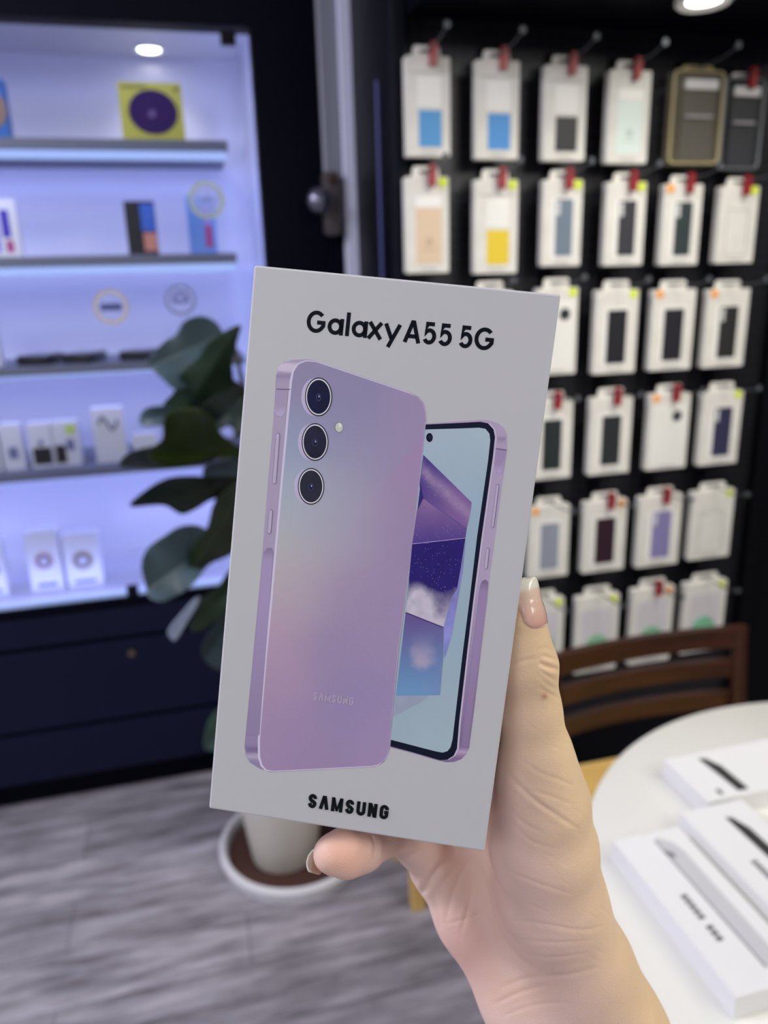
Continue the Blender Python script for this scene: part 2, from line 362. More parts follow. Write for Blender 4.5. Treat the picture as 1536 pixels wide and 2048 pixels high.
t = glass_sticker(413, 400, .043, mat('ring_lime', (176, 186, 120), .5), 'round sticker with an olive yellow rim, highest on the showcase glass', M_face)
panel(t, -.014, .014, -.004, .006, mat('soft_ink', (140, 150, 210), .5), 'small_print', -.0006)
t = glass_sticker(222, 614, .041, mat('ring_gold', (190, 172, 120), .5), 'round sticker with a gold rim and dark blue lettering band', M_face)
panel(t, -.026, .026, -.008, .008, M_dk, 'lettering_band', -.0006)
t = glass_sticker(361, 600, .038, mat('ring_grey', (110, 116, 150), .5), 'round sticker with a grey rim above the plant leaves', M_face)
b_ = B(); b_.tube([(.018*math.cos(a), 0, .018*math.sin(a)) for a in np.linspace(0, math.pi, 14)], .003, 8); b_.out('arc_print', M_dk, t, True); panel(t, -.02, .02, -.006, 0, M_dk, 'lettering_band', -.0006)

# ---------------------------------------------------------------- door post with lock, between showcase and board
post = thing('sliding_door_profile', 'white aluminium upright profile beside the showcase frame', 'post', (.43, YC, 0))
B().box(-.008, .046, -.03, .05, 0, 2.6, .003).out('upright', mat('white_aluminium', (224, 226, 250), .35), post)
B().box(-.056, -.010, -.016, .03, 1.60, 2.6, .003).out('cover_strip', mat('grey_aluminium', (150, 152, 166), .4, .3), post)
B().box(-.056, -.0085, .0, .03, 0, 1.598, .003).out('lower_strip', M_black, post)
lp = atY(655, 400, YC-.03)
lk = thing('showcase_lock', 'grey metal lock body with a round knob on the white upright', 'lock', (lp[0], YC-.016, lp[2]))
B().prism(rrect(-.012, .030, -.085, .065, .010), -.030, 0).out('lock_body', mat('lock_metal', (98, 92, 96), .35, .6), lk, True)
B().lathe([(.0, -.062), (.020, -.060), (.030, -.050), (.032, -.038), (.024, -.028), (.014, -.022), (.014, 0)], (-.024, 0, -.004), 32, 'Y').out('knob', mat('knob_metal', (130, 130, 150), .25, .8), lk, True)
B().lathe([(.0, -.036), (.008, -.036), (.010, -.03)], (.010, 0, .045), 20, 'Y').out('key_cylinder', mat('dark_brass', (80, 60, 56), .4, .7), lk, True)
M_up = mat('gunmetal_upright', (24, 25, 32), .55, spec=.05)

# ---------------------------------------------------------------- black display board (right)
XB0, XB1 = .462, 1.42
bd = thing('display_board', 'black pegboard wall unit hung with phone case packages', 'display', (.95, YP, 0))
def bdp(b_, name, m_, smooth=False):
    o = b_.out(name, m_, bd, smooth); o.matrix_parent_inverse = Matrix.Translation(bd.location).inverted(); return o
mpeg = mat('perforated_black_metal', (24, 25, 30), .35, .0)
n, l, b = nodes(mpeg)
tc = n.new('ShaderNodeTexCoord'); sx = n.new('ShaderNodeSeparateXYZ'); l.new(tc.outputs['Object'], sx.inputs[0])
def frac(out):
    a1 = n.new('ShaderNodeMath'); a1.operation = 'MULTIPLY'; a1.inputs[1].default_value = 1/.024; l.new(out, a1.inputs[0])
    a2 = n.new('ShaderNodeMath'); a2.operation = 'FRACT'; l.new(a1.outputs[0], a2.inputs[0])
    a3 = n.new('ShaderNodeMath'); a3.operation = 'SUBTRACT'; a3.inputs[1].default_value = .5; l.new(a2.outputs[0], a3.inputs[0])
    a4 = n.new('ShaderNodeMath'); a4.operation = 'POWER'; a4.inputs[1].default_value = 2; l.new(a3.outputs[0], a4.inputs[0]); return a4
fx, fz = frac(sx.outputs[0]), frac(sx.outputs[2])
ad = n.new('ShaderNodeMath'); l.new(fx.outputs[0], ad.inputs[0]); l.new(fz.outputs[0], ad.inputs[1])
lt = n.new('ShaderNodeMath'); lt.operation = 'LESS_THAN'; lt.inputs[1].default_value = .05; l.new(ad.outputs[0], lt.inputs[0])
mc = n.new('ShaderNodeMix'); mc.data_type = 'RGBA'; mc.inputs[6].default_value = L4((30, 31, 37)); mc.inputs[7].default_value = L4((6, 6, 8))
l.new(lt.outputs[0], mc.inputs[0]); l.new(mc.outputs[2], b.inputs['Base Color'])
ZH = atY(800, 48, YP)[2]
bdp(B().box(XB0, XB1, YP, YP+.02, .25, ZH+.05), 'perforated_panel', mpeg)
bdp(B().box(XB0-.012, XB0+.012, YP-.035, YP+.02, 0, 2.45, .003), 'left_upright', M_up)
bdp(B().box(XB1, XB1+.03, YP-.03, YP+.02, 0, 2.45, .003), 'right_upright', M_blackm)
bdp(B().box(XB0-.012, XB0+.004, YP+.021, YC-.04, 0, 2.45), 'side_panel', mat('gloss_black_side', (8, 9, 16), .35, spec=.04))
bdp(B().box(XB0-.016, XB0-.0125, YP+.10, YP+.108, 0, 1.86), 'reflection_strip', mat('painted_reflection', (120, 122, 190), .3, .2))  # lavender strip painted in for the reflection line on the glossy side
bdp(B().box(XB0+.012, XB1, YP-.02, YP+.3, .0, .25, .003), 'base_box', M_blackm)
can = thing('display_canopy', 'black canopy box above the pegboard along the picture top', 'canopy', (.95, 1.45, ZH))
o = B().box(XB0+.012-.95, XB1+.03-.95, 1.32-1.45, YP-.04-1.45, .0, .5, .004).out('canopy_box', M_black, can)
bdp(B().box(XB1+.031, XR-.01, YP-.01, YP+.03, 0, 2.45), 'blank_side_panel', M_blackm)
p = atZ(1385, 8, ZH-.002)
t = thing('canopy_downlight', 'white round downlight set in the black canopy, cut by the picture top', 'light', (p[0], p[1]-.035, ZH))
B().lathe([(.052, .001), (.052, -.010), (.046, -.014), (.036, -.008), (0.0, -.007)], (0, 0, 0), 40).out('trim_ring', mat('white_plastic', (), .4), t, True)
B().lathe([(.0, -.0085), (.030, -.0085), (.034, -.0072)][::-1], (0, 0, 0), 40).out('diffuser', mat('lamp_glow', (255, 255, 255), .5, emit=(255, 250, 240), estr=9.0), t, True)
pl = bpy.data.lights.new('canopy_beam', 'SPOT'); pl.energy = .45; pl.color = (1, .96, .9); pl.spot_size = math.radians(160); pl.spot_blend = .5; pl.shadow_soft_size = .03
po = bpy.data.objects.new('canopy_beam', pl); COL.objects.link(po); po.location = (0, 0, -.02); po.parent = t

M_tag = mat('red_plastic', (150, 22, 34), .35); M_clear = mat('clear_plastic', (170, 175, 180), .1, alpha=.28)
M_lime = mat('lime_dot', (222, 240, 60), .6, ); M_orange = mat('orange_dot', (250, 170, 80), .6)
M_hole = mat('slot_shadow_card', (60, 60, 64), .8)
def pm(c): return mat('print_%d_%d_%d' % c, c, .45)
ORD = ['first', 'second', 'third', 'fourth', 'fifth', 'sixth']
YI = 1.60
def package(row, colno, xb, yb, xt, yt, wpx, kind, color=(30, 30, 34), dot=None, redtag=True, desc='', top=None, cam3=False):
    pb, pt = atY(xb, yb, YI), atY(xt, yt, YI)
    wd = atY(xb+wpx/2, yb, YI)[0]-atY(xb-wpx/2, yb, YI)[0]
    cx = (pb[0]+pt[0])/2; z0 = pb[2]; H = pt[2]-pb[2]
    side = ['', 'leftmost', 'second from the left', 'third from the left', 'fourth from the left', 'fifth from the left', 'rightmost'][colno]
    rn = ['', 'top row', 'second row', 'third row', 'fourth row', 'fifth row', 'bottom row'][row]
    t = thing('phone_case_package', '%s in the %s' % (desc, rn), 'package', (cx, YI, z0), 'phone case packages on the black board')
    hb = H*.90 if kind != 'clear' else H*.95
    T = .020
    y0, y1 = -T/2, T/2
    lean = (pt[0]-pb[0])*0
    if kind == 'clear':
        b_ = B(); b_.prism(rrect(-wd/2, wd/2, 0, hb, .012), y0, y1); b_.out('clear_shell', mat('shell_'+('gold' if top else 'smoke'), (190, 180, 150) if top else (90, 94, 100), .15, alpha=.14), t)
        # rim
        pts = rrect(-wd/2+.003, wd/2-.003, .003, hb-.003, .012, 6); pts.append(pts[0])
        b_ = B(); b_.tube([(x, y0, z) for x, z in pts], .0028, 8); b_.out('shell_rim', mat('rim_'+('gold' if top else 'grey'), (172, 160, 120) if top else (104, 108, 112), .3), t, True)
        B().prism(rrect(-wd*.26, wd*.36, hb*.05, hb*.92, .004), -.004, .004).out('insert_card', pm(color), t)
        panel(t, -wd*.26, wd*.36, hb*.80, hb*.90, pm((216, 216, 214)), 'insert_top', y=-.0125); panel(t, -wd*.22, wd*.30, hb*.50, hb*.53, pm((150, 150, 154)), 'small_print', y=-.0128)
        o = t.children[-1]
    else:
        b_ = B(); b_.prism(rrect(-wd/2, wd/2, 0, hb, .004), y0, y1); b_.out('box', M_card, t)
        fy = y0-.0008
        # raised frame around a window
        if kind == 'window2':   # white upper half window with coloured lower half
            panel(t, -wd*.24, wd*.30, hb*.50, hb*.80, pm((240, 239, 232)), 'inner_sleeve', y=fy)
            panel(t, -wd*.22, wd*.30, hb*.10, hb*.47, pm(color), 'case_window', y=fy)
            panel(t, -wd*.42, wd*.42, hb*.835, hb*.845, pm((170, 170, 168)), 'fold_line', y=fy)
        elif kind == 'window':
            panel(t, -wd*.30, wd*.31, hb*.08, hb*.80, pm((240, 239, 232)), 'window_border', y=fy)
            panel(t, -wd*.22, wd*.24, hb*.12, hb*.76, pm(color), 'case_window', y=fy-.001)
        elif kind == 'camwindow':
            panel(t, -wd*.28, wd*.34, hb*.08, hb*.80, pm((240, 239, 232)), 'window_border', y=fy)
            panel(t, -wd*.18, wd*.26, hb*.12, hb*.78, pm(color), 'case_window', y=fy-.001)
            for q in range(3): disc(t, -wd*.12, hb*(.73-.055*q), .0052, pm((214, 216, 216)), 'lens_print', fy-.002)
        elif kind == 'panel':
            panel(t, -wd*.27, wd*.33, hb*.10, hb*.68, pm(color), 'printed_panel', y=fy)
            panel(t, -wd*.15, wd*.22, hb*.24, hb*.25, pm(tuple(int(c*.85) for c in color)), 'small_print', y=fy-.0006)
            disc(t, wd*.03, hb*.33, .009, pm(tuple(int(c*.9) for c in color)), 'round_print', fy-.0006)
            panel(t, -wd*.27, wd*.33, hb*.69, hb*.80, pm((244, 243, 236)), 'inner_sleeve', y=fy)
        elif kind == 'plain':
            panel(t, -wd*.42, wd*.42, hb*.04, hb*.86, pm((238, 237, 230)), 'printed_panel', y=fy)
            if color: disc(t, wd*.18, hb*.70, .013, pm(color), 'camera_print', fy-.001)
        elif kind == 'outline':
            for x0_, x1_, z0_, z1_ in ((-wd*.3, -wd*.28, .1, .7), (wd*.26, wd*.28, .1, .7), (-wd*.3, wd*.28, .69, .7), (-wd*.3, wd*.28, .1, .11)):
                panel(t, x0_, x1_, hb*z0_, hb*z1_, pm((186, 188, 180)), 'outline_print', y=fy, r=.0005)
        elif kind == 'green':
            panel(t, -wd*.36, wd*.36, hb*.32, hb*.84, pm((216, 212, 216)), 'window_border', y=fy)
            disc(t, 0.0, hb*.34, wd*.28, pm(color), 'green_disc', fy-.0012)
        panel(t, -wd*.16, wd*.2, hb*.035, hb*.045, pm((120, 120, 124)), 'small_print', y=fy)
    # hang tab with euro slot
    tw = wd*.32; th = H-hb
    b_ = B(); z1_ = hb-.0005; z2_ = H
    b_.prism([(-tw, z1_), (-tw*.92, z2_-.004), (-tw*.8, z2_), (tw*.8, z2_), (tw*.92, z2_-.004), (tw, z1_)], -.0015, .0015)
    b_.out('hang_tab', mat('gold_tab', (178, 160, 110), .5) if (kind == 'clear' and top) else M_card, t)
    b_ = B(); b_.prism(rrect(-tw*.5, tw*.5, hb+th*.38, hb+th*.62, th*.1), -.0022, .0022); b_.out('hang_slot', M_hole, t)
    if dot:
        s_ = 1 if dot[0] > 0 else -1
        disc(t, wd*.36*s_, hb*.945, .0095, M_lime if dot[1] == 'lime' else M_orange, 'round_sticker', y0-.0022)
    # hook with red stop
    hk = thing('display_hook', 'hook %sof the %s in the %s' % ('with red stop ' if redtag else '', ' '.join(desc.split(' and ')[0].replace('package with a ', '').replace('package with an ', '').split()[:6]), rn), 'hook', (cx, YP, z0+hb+th*.5), 'hooks on the black board')
    b_ = B(); L_ = YP-YI+.125; b_.tube([(0, -.001, 0), (0, -.02, .0), (0, -L_*.8, .0), (0, -L_, .008)], .0017, 8); b_.out('wire', mat('hook_wire', (70, 72, 78), .4, .3), hk, True)
    B().box(-.018, .018, -.004, -.0005, -.008, .03, .002).out('base_plate', M_blackm, hk)
    b_ = B(); b_.lathe([(.0052, 0), (.0066, 0), (.0066, .0012), (.0052, .0012)], (0, -L_-.003, .010), 20, 'Y'); b_.out('end_ring', mat('clear_ring', (84, 88, 94), .4, spec=.2), hk, True)
    if redtag:
        b_ = B(); b_.prism([(-.006, -.020), (.0055, -.022), (.009, .012), (.004, .020), (-.004, .020), (-.007, .010)], -L_*.43-.0065, -L_*.43+.0065); o = b_.out('red_stop', M_tag, hk)
        o.location = (.008, 0, -.008)
    return t
W = package
W(1, 1, 850, 315, 857, 92, 86, 'window2', (70, 150, 210), None, True, 'white package with a sky blue lower window')
W(1, 2, 987, 320, 996, 101, 84, 'window2', (66, 146, 214), None, True, 'white package with a bright blue lower window')
W(1, 3, 1119, 323, 1134, 112, 82, 'window2', (34, 33, 36), None, True, 'white package with a small black lower window')
W(1, 4, 1244, 328, 1262, 122, 80, 'panel', (222, 236, 228), None, True, 'white package with a pale mint panel')
W(1, 5, 1374, 331, 1402, 132, 102, 'clear', (44, 44, 52), None, False, 'clear gold rimmed case package with dark card', top=True)
W(1, 6, 1466, 341, 1492, 147, 80, 'clear', (40, 42, 48), None, True, 'smoky clear case package with dark card')
W(2, 1, 848, 546, 856, 333, 84, 'panel', (226, 200, 170), (1, 'lime'), True, 'white package with a beige panel and lime dot')
W(2, 2, 984, 547, 994, 339, 84, 'window2', (232, 202, 50), (1, 'lime'), True, 'white package with a yellow lower window and lime dot')
W(2, 3, 1115, 532, 1126, 341, 76, 'camwindow', (112, 128, 142), (1, 'lime'), True, 'white package with a slate blue phone case and lime dot')
W(2, 4, 1238, 531, 1254, 346, 76, 'camwindow', (56, 54, 62), (1, 'lime'), True, 'white package with a dark plum grey phone case and lime dot')
W(2, 5, 1350, 530, 1366, 351, 74, 'camwindow', (48, 60, 62), (-1, 'orange'), True, 'white package with a dark green phone case and orange dot')
W(2, 6, 1460, 526, 1479, 356, 74, 'outline', (230, 230, 220), (1, 'lime'), True, 'plain white package with a thin grey outline and lime dot')
W(3, 2, 972, 762, 985, 562, 84, 'window', (60, 60, 64), None, False, 'white package whose tab peeks over the phone box')
W(3, 3, 1103, 748, 1116, 556, 80, 'plain', (34, 40, 44), (1, 'lime'), False, 'pale mint white package with a dark camera spot')
W(3, 4, 1218, 746, 1238, 560, 82, 'window', (34, 36, 40), (1, 'lime'), False, 'white package with a charcoal case window and lime dot')
W(3, 5, 1331, 739, 1350, 560, 82, 'window', (36, 36, 44), (-1, 'orange'), False, 'white package with a blue black case window and orange dot')
W(3, 6, 1437, 733, 1458, 560, 80, 'camwindow', (46, 45, 43), (-1, 'orange'), False, 'white package with an olive black phone case and orange dot')
W(4, 3, 1093, 956, 1106, 782, 80, 'window', (38, 46, 46), None, True, 'white package with a dark teal case window')
W(4, 4, 1207, 946, 1227, 775, 80, 'window', (42, 48, 48), None, True, 'white package with a dark grey green case window')
W(4, 5, 1322, 936, 1343, 768, 78, 'plain', (60, 64, 68), (-1, 'orange'), True, 'plain white package with an orange dot and small camera hole')
W(4, 6, 1426, 927, 1447, 764, 76, 'camwindow', (54, 54, 84), (1, 'lime'), False, 'white package with a navy phone case and lime dot')
W(5, 3, 1087, 1152, 1102, 993, 78, 'window', (150, 156, 170), (-1, 'orange'), False, 'white package with a silver blue case window')
W(5, 4, 1196, 1140, 1215, 983, 82, 'window', (50, 30, 40), (1, 'orange'), True, 'white package with a burgundy black case window')
W(5, 5, 1304, 1129, 1325, 973, 82, 'camwindow', (140, 132, 180), None, True, 'white package with a lilac phone case')
W(5, 6, 1409, 1114, 1428, 964, 80, 'outline', (210, 210, 214), (1, 'lime'), False, 'light grey white package with faint lines and lime dot')
W(6, 3, 1073, 1338, 1092, 1180, 80, 'green', (150, 200, 170), (1, 'lime'), False, 'white package with a green disc behind the thumb')
W(6, 4, 1180, 1340, 1200, 1171, 82, 'green', (140, 196, 160), (1, 'lime'), False, 'white package with a mint green disc above the chair rail')
W(6, 5, 1288, 1322, 1310, 1156, 80, 'green', (138, 196, 160), (1, 'orange'), True, 'white package with a green disc and red hook stop')
W(6, 6, 1392, 1300, 1414, 1145, 80, 'green', (130, 196, 158), (1, 'lime'), False, 'white package with a green disc nearest the chair post')

# ---------------------------------------------------------------- furniture
mw = add_noise(mat('dark_brown_wood', (74, 38, 26), .34), 6, (42, 20, 12), (66, 33, 20), stretch=(1, 8, 8))
mo = add_noise(mat('honey_wood', (225, 184, 104), .4), 8, (216, 172, 90), (234, 196, 118), stretch=(1, 6, 1))
YK = 1.27
chair = thing('dining_chair', 'dark brown wooden chair with curved back slats and honey seat behind the white table', 'chair', (.9, YK-.2, 0))
def chp(b_, name, m_, sm=True):
    o = b_.out(name, m_, chair, sm); o.matrix_parent_inverse = Matrix.Translation(chair.location).inverted(); return o
X0, X1 = .668, 1.122
def post_pts(x): return [(x, YK-.02, 0), (x, YK-.02, .42), (x, YK, .56), (x, YK+.012, .69)]
for x in (X0, X1): 
    b_ = B(); b_.tube(post_pts(x), .017, 12, rs=[.014, .018, .018, .016]); chp(b_, 'back_leg', mw)
for x in (X0+.02, X1-.02):
    b_ = B(); b_.tube([(x, YK-.38, 0), (x, YK-.38, .42)], .017, 12, rs=[.013, .018]); chp(b_, 'front_leg', mw)
def slat(z, hh, name, bow=.045, arch=.0):
    b_ = B(); n_s = 22; prev = None
    for i in range(n_s+1):
        u = i/n_s; x = X0+(X1-X0)*u; c = 4*u*(1-u)
        y = YK+.008+bow*c; zz = z+arch*c
        ring = [b_.bm.verts.new(q) for q in ((x, y-.010, zz-hh/2), (x, y-.010, zz+hh/2), (x, y+.010, zz+hh/2), (x, y+.010, zz-hh/2))]
        if prev:
            for k in range(4): b_.bm.faces.new((prev[k], prev[(k+1) % 4], ring[(k+1) % 4], ring[k]))
        else: b_.bm.faces.new(ring)
        prev = ring
    b_.bm.faces.new(prev[::-1])
    es = [e for e in b_.bm.edges if len(e.link_faces) == 2 and e.calc_face_angle(0) > 1.0]
    bmesh.ops.bevel(b_.bm, geom=es, offset=.004, segments=2, affect='EDGES')
    chp(b_, name, mw)
slat(.668, .046, 'top_rail', .028, -.004)
for z in (.592, .512): slat(z, .040, 'back_slat', .028, -.002)
b_ = B(); b_.box(X0-.01, X1+.01, YK-.41, YK-.03, .425, .448, .008, 3); chp(b_, 'seat', mo)
b_ = B(); b_.box(X0+.01, X1-.01, YK-.39, YK-.37, .375, .424); b_.box(X0+.01, X1-.01, YK-.05, YK-.035, .375, .424); b_.box(X0+.002, X0+.02, YK-.38, YK-.04, .375, .424); b_.box(X1-.02, X1-.002, YK-.38, YK-.04, .375, .424)
chp(b_, 'seat_frame', mw)
# stool whose leg shows below the phone box
st = thing('wooden_stool', 'honey wood stool with a black seat, one leg visible beneath the phone box', 'stool', (.50, 1.50, 0))
for x, y, m_ in ((-.10, -.095, mo), (.12, -.095, mo), (-.10, .08, mo), (.12, .08, mo)):
    b_ = B(); b_.box(x-.016, x+.016, y-.016, y+.016, 0, .43, .003); b_.out('leg', m_, st)
B().box(-.13, .15, -.13, .11, .43, .462, .01, 3).out('seat', mat('black_seat', (20, 20, 24), .5), st, True)
b_ = B(); b_.box(-.10, .12, -.104, -.088, .11, .14); b_.box(-.10, .12, .072, .088, .11, .14); b_.out('stretcher', M_blackm, st)

tb = thing('round_table', 'round white table carrying three white cartons', 'table', (.80, .50, 0))
B().lathe([(.0, .7245), (.424, .7245), (.430, .727), (.432, .735), (.430, .747), (.426, .75), (.0, .7502)], (0, 0, 0), 128).out('tabletop', add_noise(mat('white_tabletop', (236, 235, 226), .35), 3, (233, 232, 222), (239, 238, 230)), tb, True)
B().lathe([(.0, 0), (.22, 0), (.22, .015), (.05, .03), (.03, .06), (.03, .68), (.06, .70), (.14, .724), (.0, .7243)], (0, 0, 0), 48).out('pedestal', mat('white_steel', (225, 225, 222), .35), tb, True)
M_box = mat('white_box_card', (240, 240, 240), .42)
def tray_box(label, x0, x1, y0, y1, kind):
    cx, cy = (x0+x1)/2, (y0+y1)/2
    t = thing('device_carton', label, 'box', (cx, cy, .7502), 'white cartons on the round table')
    a, c = (x1-x0)/2, (y1-y0)/2
    B().box(-a, a, -c, c, 0, .028, .0008).out('carton', M_box, t)
    def top(poly, name, m_, h=.0003):
        b_ = B(); va = [b_.bm.verts.new((x, y, .0279)) for x, y in poly]; vb = [b_.bm.verts.new((x, y, .028+h)) for x, y in poly]
        k = len(poly); b_.bm.faces.new(va[::-1]); b_.bm.faces.new(vb)
        for i in range(k): b_.bm.faces.new((va[i], va[(i+1) % k], vb[(i+1) % k], vb[i]))
        return b_.out(name, m_, t)
    if kind == 'short':
        top([(-.056, .036), (-.046, .033), (-.036, .012), (-.034, -.040), (-.050, -.040), (-.052, -.01)], 'device_picture', mat('charcoal_print', (66, 64, 66), .35))
        top([(-.078, -.030), (-.072, -.030), (-.072, -.040), (-.078, -.040)], 'small_print', mat('ink_grey', (150, 150, 154), .5), .0004)
        return t
    if kind == 'silver':
        top([(.004, .095), (.010, .098), (.022, .085), (.026, .07), (.026, -.085), (.020, -.094), (.010, -.092), (.004, -.085)], 'device_picture', mat('silver_print', (206, 207, 210), .35))
        top([(.002, .095), (.004, .095), (.006, -.09), (.004, -.09)], 'picture_edge', mat('print_edge', (150, 150, 154), .4), .0006)
        top([(.004, .078), (.012, .070), (.010, .062), (.005, .068)], 'camera_picture', mat('grey_print2', (120, 120, 124), .4), .0006)
    else:
        top([(.002, .085), (.010, .082), (.018, .06), (.020, -.02), (.018, -.09), (.009, -.09), (.005, -.02)], 'device_picture', mat('charcoal_print', (66, 64, 66), .35))
    # two words of small vertical writing, too soft to read
    for k in range(9):
        if k == 5: continue
        y_ = .012-.0072*k
        top([(-.020, y_), (-.0165, y_), (-.0165, y_-.0012*(1+k % 2)), (-.020, y_-.0012*(1+k % 2))], 'small_print', mat('ink_grey', (96, 96, 100), .5), .0004)
        top([(-.020, y_), (-.0125, y_), (-.0125, y_-.005), (-.020, y_-.005)], 'small_print', mat('ink_grey', (), .5), .0004)
    return t
tray_box('white carton with a silver tablet picture, nearest on the round table', .440, .530, .453, .672, 'silver')
tray_box('white carton with a black device picture, between the other two on the table', .548, .640, .475, .694, 'black')
tray_box('white carton with a black device picture, farthest back on the round table', .594, .800, .700, .797, 'short')

# ---------------------------------------------------------------- plant
PX, PY = .115, 1.665; LY = 1.49
TX, TY = .146, 1.692
tray = tag(B().lathe([(.0, .002), (.165, .002), (.176, .008), (.179, .028), (.186, .036), (.196, .036), (.201, .028), (.196, .0), (0, 0)][::-1], (0, 0, 0), 96).out('plant_tray', mat('white_glazed_tray', (222, 222, 226), .35), smooth=True, loc=(TX, TY, 0)), 'round white rimmed tray on the floor holding the plant pot', 'tray')
tray2 = B().lathe([(.0, 0.0), (.172, .0), (.175, .006), (.0, .007)], (0, 0, 0), 48).out('dark_liner', mat('dark_bark', (70, 42, 34), .8), tray); tray2.location = (0, 0, .0035)
mpot = mat('ribbed_white_pot', (238, 234, 222), .6); n, l, b = nodes(mpot)
tc = n.new('ShaderNodeTexCoord'); wv = n.new('ShaderNodeTexWave'); wv.bands_direction = 'Z'; wv.inputs['Scale'].default_value = 45
bp = n.new('ShaderNodeBump'); bp.inputs['Strength'].default_value = .5; bp.inputs['Distance'].default_value = .003
l.new(tc.outputs['Object'], wv.inputs[0]); l.new(wv.outputs['Fac'], bp.inputs['Height']); l.new(bp.outputs[0], b.inputs['Normal'])
plant = thing('potted_plant', 'tall potted plant with broad dark leaves in front of the lit showcase', 'plant', (PX, PY, .0125))
B().lathe([(.0, 0), (.080, 0), (.085, .005), (.122, .30), (.126, .31), (.126, .325), (.116, .325), (.112, .30), (.0, .29)], (0, 0, 0), 64).out('pot', mpot, plant, True)
B().lathe([(.0, .291), (.107, .291), (.107, .297), (.0, .305)], (0, 0, 0), 48).out('soil', mat('potting_soil', (50, 36, 28), .95), plant)
STEM = [(PX, PY, .31), (PX-.01, PY-.04, .6), (PX+.01, PY-.09, .9), (PX-.005, PY-.13, 1.15), (PX-.03, PY-.15, 1.33)]
o = B(); o.tube([(x-PX, y-PY, z-.0125) for x, y, z in STEM], .008, 10, rs=[.012, .010, .009, .007, .004]); o.out('stem', mat('plant_stem', (70, 66, 50), .7), plant, True)
M_leaf = bpy.data.materials.new('leaf_green'); M_leaf.use_nodes = True; n, l, b = nodes(M_leaf)
b.inputs['Roughness'].default_value = .38; b.inputs['Specular IOR Level'].default_value = .35
at = n.new('ShaderNodeAttribute'); at.attribute_name = 'tint'; l.new(at.outputs['Color'], b.inputs['Base Color'])
def leaf(bp_, tp_, width, dY0=0.0, dY1=0.0, face=(0, -1, .3), col=(52, 72, 44), droop=.15, fold=.25, wavy=.06, name='leaf'):
    """a leaf from base pixel to tip pixel; face = direction its upper side looks"""
    a = Vector(atY(bp_[0], bp_[1], LY+dY0)); c = Vector(atY(tp_[0], tp_[1], LY+dY1))
    ax = c-a; Ln = ax.length; ax.normalize(); f_ = Vector(face); f_ = (f_-ax*f_.dot(ax)).normalized(); sd = ax.cross(f_)
    wm = width/F*1.55
    NU, NV = 22, 8; vs = []; fs = []; cols = []
    for i in range(NU+1):
        u = i/NU
        prof = math.sin(math.pi*u**.82)**.62*(1-.12*math.cos(u*5)) if 0 < u < 1 else 0.02
        if u > .93: prof *= .92
        for j in range(-NV, NV+1):
            s_ = j/NV
            wv_ = wavy*math.sin(u*13+1.5*s_+bp_[0])*abs(s_)**1.5
            p_ = a + ax*Ln*u + sd*(wm*prof*s_) + f_*(Ln*(-droop*(u-.5)**2+droop*.25) + wm*(fold*abs(s_)**1.4) + wm*wv_)
            vs.append(p_-Vector((PX, PY, .0125)))
            vein = max(0, 1-abs(s_)*NV*1.0)*.6 + .18*max(0, math.cos((u*9-abs(s_)*1.6)*2*math.pi))**6
            k = 1+.7*vein
            cols.append(tuple(lin(np.array(col))*k)+(1,))
    st_ = 2*NV+1
    for i in range(NU):
        for j in range(2*NV): q = i*st_+j; fs.append((q, q+1, q+st_+1, q+st_))
    o = mesh(name, vs, fs, M_leaf, plant, True)
    ca = o.data.color_attributes.new('tint', 'FLOAT_COLOR', 'POINT'); ca.data.foreach_set('color', np.array(cols, np.float32).ravel())
    md = o.modifiers.new('thick', 'SOLIDIFY'); md.thickness = .0012
    sc_ = a + (c-a)*0.0
    return o
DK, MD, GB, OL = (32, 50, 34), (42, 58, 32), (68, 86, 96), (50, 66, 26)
PET = []
